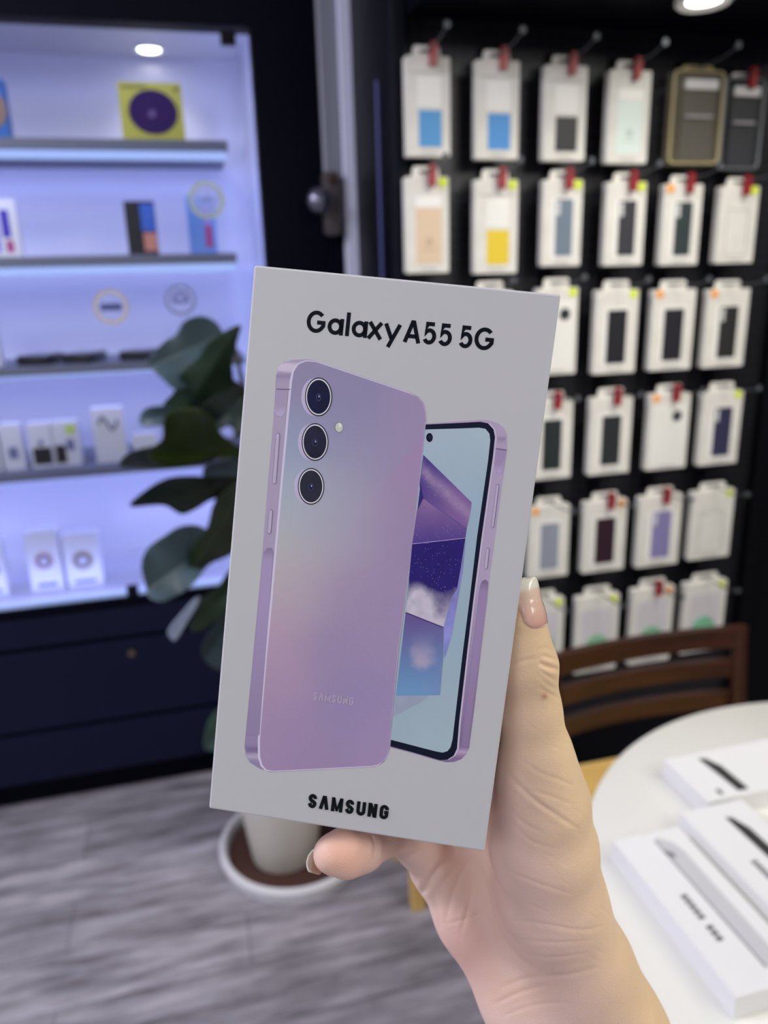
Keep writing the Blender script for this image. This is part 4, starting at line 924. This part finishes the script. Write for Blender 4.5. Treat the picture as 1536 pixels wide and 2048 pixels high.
# wallpaper facets
def sparkle(c, x, y, dens, col=(206, 190, 214)):
    r = np.random.default_rng(11).random(len(x)); return np.where((r < dens)[:, None], ink(col), c)
LB = lambda y: 853-(y-840)*.1145 if y < 1118 else 821-(y-1118)*.138
def facetA(x, y):
    t = np.clip((x-840)/100+(y-960)/180, 0, 1)[:, None]; c = ink((66, 56, 120))*(1-t)+ink((112, 84, 136))*t
    d = np.exp(-(((y-940)-(x-845)*.95)/16)**2)*(.3+.7*fbm(x, y, 9, 5)); c = c*(1-d[:, None]*.75)+ink((158, 136, 164))*d[:, None]*.75
    return c
def facetC(x, y):
    f_ = fbm(x, y, 36, 21)[:, None]; t = np.clip((y-990)/90, 0, 1)[:, None]
    return ink((128, 100, 142))*(1-t)*(.75+.5*f_)+ink((74, 58, 124))*t
def facetD(x, y):
    c = np.tile(ink((38, 27, 96)), (len(x), 1))*(.85+.3*fbm(x, y, 22, 4))[:, None]
    e = (fbm(x, y, 44, 33)-.5)*70; cl = np.clip((y+e-1176+(887-x)*.22)/42, 0, 1)[:, None]**1.3
    cc = ink((178, 172, 186))*(.78+.3*fbm(x, y, 14, 8))[:, None]; c = c*(1-cl)+cc*cl
    return c
def facetE(x, y):
    n1 = fbm(x, y, 50, 13)[:, None]; t = np.clip((y-1240)/140, 0, 1)[:, None]
    c = ink((92, 78, 130))*(1-t)+ink((96, 134, 172))*t
    cl = np.clip((n1-.42)*4, 0, 1)*np.exp(-((y-1325-(x-850)*.1)/34)**2)[:, None]; c = c*(1-.75*cl)+ink((164, 150, 170))*.75*cl
    r = np.clip((x-840)/50, 0, 1)[:, None]*t; return c*(1-.5*r)+ink((110, 118, 160))*.5*r
art('wallpaper_facet', [(846.6, 909.5), (943.3, 1004.7), (941.5, 1022), (933.5, 1057), (856.5, 1003.5), (842, 994), (839, 968)], facetA, 5, scr, .45, M_scr)
art('wallpaper_facet', [(841, 968), (847, 996), (835, 1020)], (48, 36, 104), 6, scr, None, M_scr)
art('wallpaper_facet', [(847, 996), (856.5, 1003.5), (933.5, 1057), (930.8, 1076), (824.6, 1087.5), (834.2, 1020)], facetC, 5, scr, .45, M_scr)
art('wallpaper_facet', [(824.6, 1087.5), (930.8, 1076), (924, 1120), (914.8, 1176), (902, 1197), (887, 1254.6), (811.5, 1224.5)], facetD, 5, scr, .42, M_scr)
art('wallpaper_facet', [(811.4, 1224.7), (887, 1254.8), (887.2, 1307), (880, 1390), (792, 1391)], facetE, 5, scr, .45, M_scr)
art('wallpaper_facet', [(932, 1077), (925, 1146), (913, 1215), (905, 1262), (898, 1290), (889, 1318), (887.2, 1254.8), (902, 1197), (914.8, 1176)], lambda x, y: ink((112, 112, 166))*(.8+.55*fbm(x, y, 16, 17)+.35*np.exp(-((y-1262)/22)**2))[:, None], 5, scr, .5, M_scr)
art('wallpaper_facet', [(792, 1391), (858, 1391), (842, 1404), (787.5, 1432)], lambda x, y: ink((138, 146, 164))*(.9+.15*fbm(x, y, 20, 3))[:, None], 5, scr, .8, M_scr)
art('wallpaper_fold', [(824.6, 1087.0), (930.8, 1075.3), (930.8, 1076.6), (824.6, 1088.4)], (150, 132, 176), 6, scr); art('wallpaper_fold', [(811.5, 1223.6), (887, 1253.6), (887, 1255.8), (811.4, 1226)], (60, 48, 100), 6, scr); art('wallpaper_fold', [(856.5, 1003), (933.5, 1056.2), (933.5, 1057.8), (856.5, 1004.4)], (84, 70, 130), 6, scr)
# star specks of the wallpaper: one scattered part
sv, sf_ = [], []
r_ = np.random.default_rng(3)
for k in range(190):
    if k < 120: x, y = r_.uniform(820, 925), r_.uniform(1050, 1190)
    else: x = r_.uniform(852, 930); y = 960+(x-852)*.62+r_.normal(0, 14)
    if x < LB(y)+4: continue
    if x > 938-(y-1004)*.13: continue
    if k > 119 and not (940+(x-852)*.9 > y-70 and y > 925+(x-852)*.95): continue
    q = fc([(x, y)])[0]; s_ = r_.uniform(.045, .095); b0 = len(sv)
    for a in range(6): sv.append(((q[0]+s_*math.cos(a*1.047))/1000, (q[1]+s_*math.sin(a*1.047))/1000, 7*2.5e-5))
    sf_.append(tuple(range(b0, b0+6)))
o = mesh('star_specks', sv, sf_, mat('star_ink', (214, 204, 224), .4), scr); o['kind'] = 'stuff'
art('camera_hole', ell(859, 875, 6.6, 9.0), (10, 14, 34), 5, front); art('camera_hole', ell(860, 874.5, 3, 4), (28, 32, 58), 6, front)
button(front, (995.6, 972), (985.5, 1052), 3.2, 3); button(front, (975.8, 1100), (972.2, 1134), 3.6, 3)
art('antenna_line', [(992, 896), (1013, 899), (1013, 902), (992, 898.5)], (104, 90, 122), 3, front)
art('recess', [(993, 900), (1012, 904), (1006, 940), (1000, 947), (993, 944), (990, 930)], lambda x, y: ink((140, 124, 156))*(1+.35*np.clip((y-928)/14, 0, 1))[:, None], 3, front, .8, M_foil)
art('recess', [(960, 1172), (964, 1162), (971, 1159), (976.5, 1164), (972, 1205), (960, 1300), (945, 1420), (937, 1492), (922, 1494), (934, 1395), (951, 1250)], lambda x, y: ink((134, 116, 150))*(.62+.42*np.clip((y-1160)/22, 0, 1)-.18*np.clip((y-1300)/180, 0, 1))[:, None], 3, front, .8, M_foil)

# ---------------------------------------------------------------- the hand
# joints given as (x, y of the photograph, distance mm, radius mm); the surface grows around them as one skin
MC = np.array([RT, -UP, FW])                       # world -> camera axes
def cj(x, y, d, r): return np.array([(x-768)/F*d, (y-1024)/F*d, d, r])
def bj(u, v, w_, r):                                # joint given in the frame of the box (mm; w = behind the front)
    P = BO+(BU*u+BV*v-BN*w_)/1000; q = MC@(P-O)*1000; return np.array([q[0], q[1], q[2], r])
def cone(P, a, b):
    pa = P-a[:3]; ba = b[:3]-a[:3]; h = np.clip((pa@ba)/(ba@ba), 0, 1).astype(np.float32)
    return np.sqrt(((pa-h[..., None]*ba)**2).sum(-1))-(a[3]+(b[3]-a[3])*h)
def smin(a, b, k):
    h = np.clip(.5+.5*(b-a)/k, 0, 1); return b*(1-h)+a*h-k*h*(1-h)
def chain(P, js, k=3.0):
    d = None
    for a, b in zip(js, js[1:]):
        c = cone(P, a, b); d = c if d is None else smin(d, c, k)
    return d
thumb = [cj(1043, 1202, 231, 5.5), cj(1041, 1236, 232, 6.9), cj(1045, 1282, 234, 8.0), cj(1054, 1330, 236, 9.2), cj(1060, 1420, 241, 9.6), cj(1072, 1512, 246, 11.8), cj(1092, 1600, 251, 14.5)]
thenar = [cj(1068, 1560, 250, 12.5), cj(1086, 1690, 257, 17.3), cj(1106, 1800, 262, 17.5), cj(1165, 1930, 268, 17), cj(1226, 2060, 273, 15.5)]
iM, mM, rM, pM = cj(1000, 1470, 281, 10.5), cj(945, 1585, 286, 10.5), cj(897, 1668, 287, 10), cj(874, 1738, 281, 8.8)
index = [iM, bj(56, -100, 39, 8.8), bj(34, -92, 36.2, 8.0), bj(14, -88, 34.5, 6.6)]
middle = [mM, bj(52, -122, 41, 9.0), bj(27, -116, 37, 8.2), bj(6, -112, 34.8, 6.8)]
ring_ = [rM, bj(46, -143, 41, 8.6), bj(22, -139, 36.5, 7.8), bj(3, -136, 34.6, 6.5)]
pinky = [pM, cj(838, 1692, 272, 8.0), cj(795, 1664, 262, 7.2), cj(757, 1678, 252, 6.5), cj(724, 1698, 244, 6.9), cj(692, 1705, 240, 7.45), cj(664, 1708, 238, 6.0)]
wr, wu, wc = cj(1220, 2060, 272, 15.5), cj(1056, 2000, 276, 14.5), cj(1140, 2035, 276, 16)
rays = [[iM, cj(1085, 1850, 280, 13), wr], [mM, cj(1040, 1850, 284, 13), wc], [rM, cj(980, 1840, 285, 12.5), wc], [pM, cj(938, 1832, 280, 11.6), wu]]
arm = [[wr, cj(1390, 2330, 268, 19), cj(1600, 2700, 262, 24)], [wu, cj(1200, 2300, 272, 19), cj(1400, 2760, 266, 24)], [wc, cj(1300, 2320, 272, 21), cj(1500, 2730, 266, 26)]]
G = .85
lo = np.array([-32, 20, 218.]); hi = np.array([190, 345, 318.])
ax_ = [np.arange(lo[i], hi[i], G, dtype=np.float32) for i in range(3)]
nx, ny, nz = map(len, ax_)
SD = np.empty((nx, ny, nz), np.float32)
Rm = (MC@np.array([BU, BV, BN]).T)                 # box axes in camera frame
bo_c = MC@(BO-O)*1000
Yg, Zg = np.meshgrid(ax_[1], ax_[2], indexing='ij')
for i0 in range(0, nx, 24):
    xs = ax_[0][i0:i0+24]
    P = np.empty((len(xs), ny, nz, 3), np.float32); P[..., 0] = xs[:, None, None]; P[..., 1] = Yg; P[..., 2] = Zg
    palm = None
    for r_q in rays:
        c = chain(P, r_q, 6); palm = c if palm is None else smin(palm, c, 9)
    for a_ in arm: palm = smin(palm, chain(P, a_, 6), 12)
    palm = smin(palm, chain(P, thenar, 6), 13)
    palm = smin(palm, chain(P, thumb, 3), 6)
    fing = None
    for f_q in (index, middle, ring_, pinky):
        c = chain(P, f_q, 2.5); fing = c if fing is None else smin(fing, c, 1.5)
    d = smin(palm, fing, 5)
    # flesh stops where the box is
    q = (P-bo_c.astype(np.float32))@Rm.astype(np.float32)
    bx = np.maximum.reduce([-q[..., 0], q[..., 0]-BW, q[..., 1], -BH-q[..., 1], q[..., 2], -BT-q[..., 2]])
    SD[i0:i0+24] = np.maximum(d, .25-bx)
# surface nets
sg = SD < 0
cell = np.zeros((nx-1, ny-1, nz-1), np.int8)
for dx in (0, 1):
    for dy in (0, 1):
        for dz in (0, 1): cell += sg[dx:nx-1+dx, dy:ny-1+dy, dz:nz-1+dz]
act = (cell > 0) & (cell < 8); idx = -np.ones(cell.shape, np.int64); ids = np.argwhere(act); idx[act] = np.arange(len(ids))
acc = np.zeros((len(ids), 3)); cnt = np.zeros(len(ids))
cor = [(a, b_, c) for a in (0, 1) for b_ in (0, 1) for c in (0, 1)]
for a in cor:
    for b_ in cor:
        if sum(b_)-sum(a) == 1 and all(y >= x for x, y in zip(a, b_)):
            va = SD[ids[:, 0]+a[0], ids[:, 1]+a[1], ids[:, 2]+a[2]]; vb = SD[ids[:, 0]+b_[0], ids[:, 1]+b_[1], ids[:, 2]+b_[2]]
            x = (va < 0) != (vb < 0); t = np.where(x, va/np.where(x, va-vb, 1), 0)[:, None]
            p = np.array(a)+t*(np.array(b_)-np.array(a)); acc[x] += p[x]; cnt[x] += 1
V = lo+(ids+acc/cnt[:, None])*G
quads = []
for ax in range(3):
    o1, o2 = [(1, 2), (2, 0), (0, 1)][ax]
    sl0 = [slice(None)]*3; sl1 = [slice(None)]*3; sl0[ax] = slice(0, -1); sl1[ax] = slice(1, None)
    e = sg[tuple(sl0)] != sg[tuple(sl1)]; inside_first = sg[tuple(sl0)]
    pts_ = np.argwhere(e); m_ = (pts_[:, o1] > 0) & (pts_[:, o2] > 0) & (pts_[:, o1] < SD.shape[o1]-1) & (pts_[:, o2] < SD.shape[o2]-1); pts_ = pts_[m_]
    def gi(d1, d2):
        q = pts_.copy(); q[:, o1] -= d1; q[:, o2] -= d2; return idx[q[:, 0], q[:, 1], q[:, 2]]
    Q = np.stack([gi(1, 1), gi(0, 1), gi(0, 0), gi(1, 0)], 1); fl = ~inside_first[pts_[:, 0], pts_[:, 1], pts_[:, 2]]; Q[fl] = Q[fl][:, ::-1]; quads.append(Q)
quads = np.vstack(quads)
def to_world(Vc): return O+(Vc@MC)/1000
def subdivide(V, Q):
    """one Catmull-Clark-like smoothing split of an all quad mesh"""
    n0 = len(V); E_ = np.sort(np.vstack([Q[:, [i, (i+1) % 4]] for i in range(4)]), 1); key = E_[:, 0]*n0+E_[:, 1]
    uk, inv = np.unique(key, return_inverse=True); e0, e1 = uk//n0, uk % n0; ne = len(uk); inv = inv.reshape(4, -1)
    fp = V[Q].mean(1); em = (V[e0]+V[e1])/2; ef = np.zeros((ne, 3)); c = np.zeros(ne)
    for k in range(4): np.add.at(ef, inv[k], fp); np.add.at(c, inv[k], 1)
    ep = np.where((c == 2)[:, None], (em+ef/np.maximum(c, 1)[:, None])/2, em)
    vn = np.zeros(n0); vf = np.zeros((n0, 3)); vm = np.zeros((n0, 3)); vc = np.zeros(n0)
    for k in range(4): np.add.at(vf, Q[:, k], fp); np.add.at(vn, Q[:, k], 1)
    np.add.at(vm, e0, em); np.add.at(vm, e1, em); np.add.at(vc, e0, 1); np.add.at(vc, e1, 1)
    F_ = vf/np.maximum(vn, 1)[:, None]; M_ = vm/np.maximum(vc, 1)[:, None]; n_v = np.maximum(vn, 3)[:, None]
    vp = (F_+2*M_+(n_v-3)*V)/n_v
    NV_ = np.vstack([vp, ep, fp]); nf = n0+ne+np.arange(len(Q)); out = []
    for k in range(4): out.append(np.stack([Q[:, k], n0+inv[k], nf, n0+inv[(k+3) % 4]], 1))
    return NV_, np.vstack(out)
V, quads = subdivide(V, quads)
def vnormals(V, Q):
    n_ = np.cross(V[Q[:, 2]]-V[Q[:, 0]], V[Q[:, 3]]-V[Q[:, 1]]); N = np.zeros_like(V)
    for k in range(4): np.add.at(N, Q[:, k], n_)
    return N/np.maximum(np.linalg.norm(N, axis=1), 1e-9)[:, None]
N = vnormals(V, quads)
if (N*(V-V.mean(0))).sum() < 0: quads = quads[:, ::-1]; N = -N
# skin folds: (polyline, half width px, depth mm)
PXL = np.stack([768+F*V[:, 0]/V[:, 2], 1024+F*V[:, 1]/V[:, 2]], -1)
facing = np.clip(-(N*(V/np.linalg.norm(V, axis=1)[:, None])).sum(1)*3, 0, 1)
disp = np.zeros(len(V))
def fold(pts, w_, dep, bulge=.35, taper=True):
    global disp
    pts = catmull_open(np.array(pts, float)); best = np.full(len(V), 1e9); tt = np.zeros(len(V)); n_ = len(pts)-1
    near = (PXL[:, 0] > pts[:, 0].min()-8*w_) & (PXL[:, 0] < pts[:, 0].max()+8*w_) & (PXL[:, 1] > pts[:, 1].min()-8*w_) & (PXL[:, 1] < pts[:, 1].max()+8*w_)
    ix = np.where(near & (facing > 0))[0]; Pp = PXL[ix]; bd_ = np.full(len(ix), 1e9); bt = np.zeros(len(ix))
    for i in range(n_):
        a, b_ = pts[i], pts[i+1]; ab = b_-a; h = np.clip(((Pp-a)@ab)/(ab@ab+1e-9), 0, 1); d = np.linalg.norm(Pp-a-h[:, None]*ab, axis=1); m_ = d < bd_
        bd_[m_] = d[m_]; bt[m_] = (i+h[m_])/n_
    tp = np.sin(np.pi*np.clip(bt, 0, 1))**.5 if taper else 1.0
    disp[ix] += (-dep*np.exp(-(bd_/w_)**2)+dep*bulge*np.exp(-((bd_-2.6*w_)/(1.5*w_))**2))*tp*facing[ix]
def catmull_open(P, n=8):
    Q = np.vstack([2*P[0]-P[1], P, 2*P[-1]-P[-2]]); out = []
    for i in range(1, len(Q)-2):
        for k in range(n):
            t = k/n; p0, p1, p2, p3 = Q[i-1:i+3]; out.append(.5*((2*p1)+(-p0+p2)*t+(2*p0-5*p1+4*p2-p3)*t*t+(-p0+3*p1-3*p2+p3)*t**3))
    out.append(P[-1]); return np.array(out)
# thumb knuckle
fold([(1078, 1326), (1098, 1334), (1122, 1341)], 3.6, .6, .6)
fold([(1082, 1312), (1100, 1316), (1118, 1322)], 3.0, .2, .5)
fold([(1076, 1300), (1090, 1296), (1112, 1302)], 3, .12, .5)
fold([(1075, 1334), (1092, 1350), (1122, 1368)], 3, .14, .5); fold([(1072, 1346), (1095, 1368), (1124, 1385)], 3, .11, .5)
fold([(1024, 1332), (1045, 1322), (1075, 1316)], 3.5, .22, .4); fold([(1075, 1372), (1100, 1388), (1126, 1400)], 3, .15, .4)
# web and palm lines
fold([(1004, 1528), (1030, 1562), (1070, 1600), (1110, 1628), (1160, 1660)], 4, .38)
fold([(1040, 1518), (1080, 1545), (1120, 1560), (1150, 1572)], 3.5, .16); fold([(1060, 1580), (1100, 1592), (1150, 1612)], 3.2, .14)
fold([(1000, 1590), (1040, 1640), (1090, 1668)], 3.5, .16); fold([(1010, 1625), (1060, 1680), (1120, 1700)], 3.2, .13)
fold([(972, 1700), (973, 1770), (984, 1830), (1010, 1885), (1050, 1925), (1090, 1950)], 6.0, .45, .3)
fold([(1010, 1740), (1080, 1768), (1150, 1790)], 3.2, .16); fold([(1020, 1840), (1090, 1848), (1160, 1860), (1210, 1852)], 3.4, .18); fold([(1040, 1880), (1110, 1885), (1190, 1880)], 3.2, .14)
fold([(1040, 1905), (1100, 1915), (1180, 1905)], 3.2, .16); fold([(1000, 1975), (1060, 1955), (1130, 1950), (1200, 1935)], 4.0, .25); fold([(985, 2010), (1040, 1985), (1100, 1968)], 3.6, .22)
fold([(1000, 2035), (1070, 2010), (1140, 2005)], 3.4, .14)
fold([(842, 1790), (862, 1758), (885, 1730), (915, 1704)], 5, .75, .5); fold([(890, 1850), (905, 1790), (930, 1735), (950, 1712)], 5, .30)
fold([(868, 1792), (878, 1830), (880, 1860)], 4, .2); fold([(920, 1870), (935, 1820), (945, 1770)], 4, .2); fold([(885, 1850), (930, 1838), (975, 1822)], 3.2, .14)
fold([(800, 1722), (822, 1712), (845, 1700)], 4, .3); fold([(742, 1668), (750, 1690), (747, 1722)], 3.4, .35, .5); fold([(752, 1670), (757, 1695), (754, 1724)], 3, .2)
fold([(860, 1745), (880, 1720), (895, 1700)], 3.5, .2)
r_ = np.random.default_rng(9)
for k in range(46):                                  # fine lines across the back of the thumb and the thenar
    x, y = r_.uniform(1010, 1200), r_.uniform(1380, 1960); a = math.radians(r_.normal(28, 10)); L_ = r_.uniform(14, 40)
    fold([(x, y), (x+L_*math.cos(a)/2, y+L_*math.sin(a)/2+r_.uniform(-3, 3)), (x+L_*math.cos(a), y+L_*math.sin(a))], 2.6, r_.uniform(.03, .09), .3)
mole = np.exp(-(((PXL[:, 0]-1089)/6)**2+((PXL[:, 1]-1391)/6)**2)); disp += .25*mole*facing
V = V+N*disp[:, None]
# own colour of the skin: pinker palm, finger pad and knuckle folds, tanner outer side
def blob(x, y, sx, sy): return np.exp(-(((PXL[:, 0]-x)/sx)**2+((PXL[:, 1]-y)/sy)**2))
tan_, pink, rose = lin((240, 208, 168)), lin((240, 206, 192)), lin((240, 180, 160))
side_ = np.clip((PXL[:, 0]-(990+(PXL[:, 1]-1500)*.32))/150, 0, 1)[:, None]
skin = pink*(1-side_)+tan_*side_
for bl, c, a in ((blob(690, 1710, 55, 50), lin((246, 188, 160)), .8), (blob(1052, 1200, 26, 40), rose, .5), (blob(930, 1900, 70, 90), lin((232, 180, 168)), .6), (blob(1040, 1990, 90, 40), lin((236, 194, 164)), .3), (blob(1089, 1391, 6, 6), lin((190, 96, 84)), .8), (blob(1150, 1500, 80, 200), lin((244, 214, 174)), .5)):
    skin = skin*(1-a*bl[:, None])+c*a*bl[:, None]
mo_ = fbm(V[:, 0]*1.0+50, V[:, 1]*1.0+V[:, 2], 9.0, 40); skin = skin*(.94+.12*mo_[:, None])
M_skin = bpy.data.materials.new('skin'); M_skin.use_nodes = True; n, l, b = nodes(M_skin)
at = n.new('ShaderNodeAttribute'); at.attribute_name = 'tone'; l.new(at.outputs['Color'], b.inputs['Base Color'])
b.inputs['Roughness'].default_value = .5; b.inputs['Specular IOR Level'].default_value = .32
b.inputs['Subsurface Weight'].default_value = .12; b.inputs['Subsurface Radius'].default_value = (1, .4, .2); b.inputs['Subsurface Scale'].default_value = .003
tc = n.new('ShaderNodeTexCoord'); vo = n.new('ShaderNodeTexVoronoi'); vo.inputs['Scale'].default_value = 750; vo.feature = 'DISTANCE_TO_EDGE'
mp = n.new('ShaderNodeMapping'); mp.inputs['Scale'].default_value = (1, 1, 1.9); mp.inputs['Rotation'].default_value = (.3, .6, .2); l.new(tc.outputs['Object'], mp.inputs[0]); l.new(mp.outputs[0], vo.inputs['Vector'])
ns = n.new('ShaderNodeTexNoise'); ns.inputs['Scale'].default_value = 260; ns.inputs['Detail'].default_value = 4; l.new(tc.outputs['Object'], ns.inputs['Vector'])
sm = n.new('ShaderNodeMath'); sm.operation = 'ADD'; l.new(vo.outputs['Distance'], sm.inputs[0]); l.new(ns.outputs['Fac'], sm.inputs[1])
bp = n.new('ShaderNodeBump'); bp.inputs['Strength'].default_value = .35; bp.inputs['Distance'].default_value = .0003; l.new(sm.outputs[0], bp.inputs['Height']); l.new(bp.outputs[0], b.inputs['Normal'])
Vw = to_world(V); HC = to_world(np.array([[100., 200., 268.]]))[0]
hand = thing('hand', 'right hand and forearm gripping the phone box, long pale thumb nail up', 'hand', tuple(HC))
me = bpy.data.meshes.new('skin_surface'); me.vertices.add(len(Vw)); me.vertices.foreach_set('co', (Vw-HC).astype(np.float32).ravel())
me.loops.add(quads.size); me.loops.foreach_set('vertex_index', quads.astype(np.int32).ravel()); me.polygons.add(len(quads)); me.polygons.foreach_set('loop_start', np.arange(0, quads.size, 4, dtype=np.int32)); me.polygons.foreach_set('loop_total', np.full(len(quads), 4, np.int32))
me.update(calc_edges=True); me.validate(); me.shade_smooth(); me.materials.append(M_skin)
ca = me.color_attributes.new('tone', 'FLOAT_COLOR', 'POINT'); ca.data.foreach_set('color', np.c_[np.clip(skin, 0, 1), np.ones(len(skin))].astype(np.float32).ravel())
ho = bpy.data.objects.new('palm_and_fingers', me); COL.objects.link(ho); ho.parent = hand
# nails
def sdf_at(p):
    q = (np.asarray(p)-lo)/G; i = np.clip(np.floor(q).astype(int), 0, np.array(SD.shape)-2); f_ = np.clip(q-i, 0, 1); v = 0.0
    for a in (0, 1):
        for b_ in (0, 1):
            for c in (0, 1): v += SD[i[0]+a, i[1]+b_, i[2]+c]*(f_[0] if a else 1-f_[0])*(f_[1] if b_ else 1-f_[1])*(f_[2] if c else 1-f_[2])
    return v
def nail(name, base, tip, nrm, halfw, curve, free=.25, lift=.0, pointy=.5, seat_=.6):
    """base, tip: camera mm points of the nail's middle line; nrm: way the nail faces"""
    base, tip, nrm = np.array(base), np.array(tip), np.array(nrm, float); a = tip-base; L_ = np.linalg.norm(a); a /= L_; nrm -= a*(nrm@a); nrm /= np.linalg.norm(nrm); s_ = np.cross(a, nrm)
    NU, NV = 30, 9; vs, fs, cs = [], [], []; keep = {}; seat = seat_
    for i in range(NU+1):
        u = i/NU
        wv_ = 1.0
        if u < .22: wv_ = math.sqrt(max(0, 1-((.22-u)/.22)**2))*.98+.02
        if u > 1-pointy*.5: q = (u-(1-pointy*.5))/(pointy*.5); wv_ = math.sqrt(max(0.0, 1-q**1.8))*.98+.02
        for j in range(-NV, NV+1):
            t = j/NV*wv_; p = base+a*L_*u+s_*halfw*t-nrm*(curve*t*t)+nrm*(.9*math.sin(math.pi*min(u*1.0, 1))*.5+lift*u)
            if u <= seat:
                tgt = .38-.75*max(0, 1-u/.07)-.38*abs(j/NV)**6; p0 = p.copy()
                for _ in range(9): p = p+nrm*(tgt-sdf_at(p))*.8
                keep[j] = (p-p0)@nrm
            else: p = p+nrm*keep.get(j, 0.0)
            vs.append(p)
            edge = 1-free+.05*(1-(j/NV)**2)
            c = lin((232, 184, 168)) if u < edge else lin((244, 236, 222))
            if u < .12: c = lin((236, 196, 180))
            k = np.clip((u-edge+.06)/.08, 0, 1); bed = lin((226, 170, 156))*(1-min(1, u*1.25))+lin((240, 212, 190))*min(1, u*1.25); c = bed*(1-k)+lin((246, 240, 226))*k
            cs.append(tuple(c)+(1,))
    st_ = 2*NV+1
    for i in range(NU):
        for j in range(2*NV): q = i*st_+j; fs.append((q, q+1, q+st_+1, q+st_))
    o = mesh(name, to_world(np.array(vs))-HC, fs, M_nail, hand, True)
    ca = o.data.color_attributes.new('tone', 'FLOAT_COLOR', 'POINT'); ca.data.foreach_set('color', np.array(cs, np.float32).ravel())
    md = o.modifiers.new('thick', 'SOLIDIFY'); md.thickness = .0005; md.offset = 0
    return o
M_nail = bpy.data.materials.new('nail'); M_nail.use_nodes = True; n, l, b = nodes(M_nail)
at = n.new('ShaderNodeAttribute'); at.attribute_name = 'tone'; l.new(at.outputs['Color'], b.inputs['Base Color'])
b.inputs['Roughness'].default_value = .16; b.inputs['Coat Weight'].default_value = .6; b.inputs['Coat Roughness'].default_value = .06; b.inputs['Subsurface Weight'].default_value = .1; b.inputs['Subsurface Scale'].default_value = .002
o = nail('thumb_nail', cj(1081, 1256, 227.2, 0)[:3], cj(1066, 1155, 227.6, 0)[:3], (.78, .05, -.62), 5.4, 2.6, .22, 0, .75); o['label'] = 'long glossy thumb nail with a pale tip'
o = nail('little_finger_nail', cj(652, 1722, 243.0, 0)[:3], cj(617, 1712, 238.5, 0)[:3], (-.45, .0, .9), 4.2, 1.6, .35, 0, .6, -1)
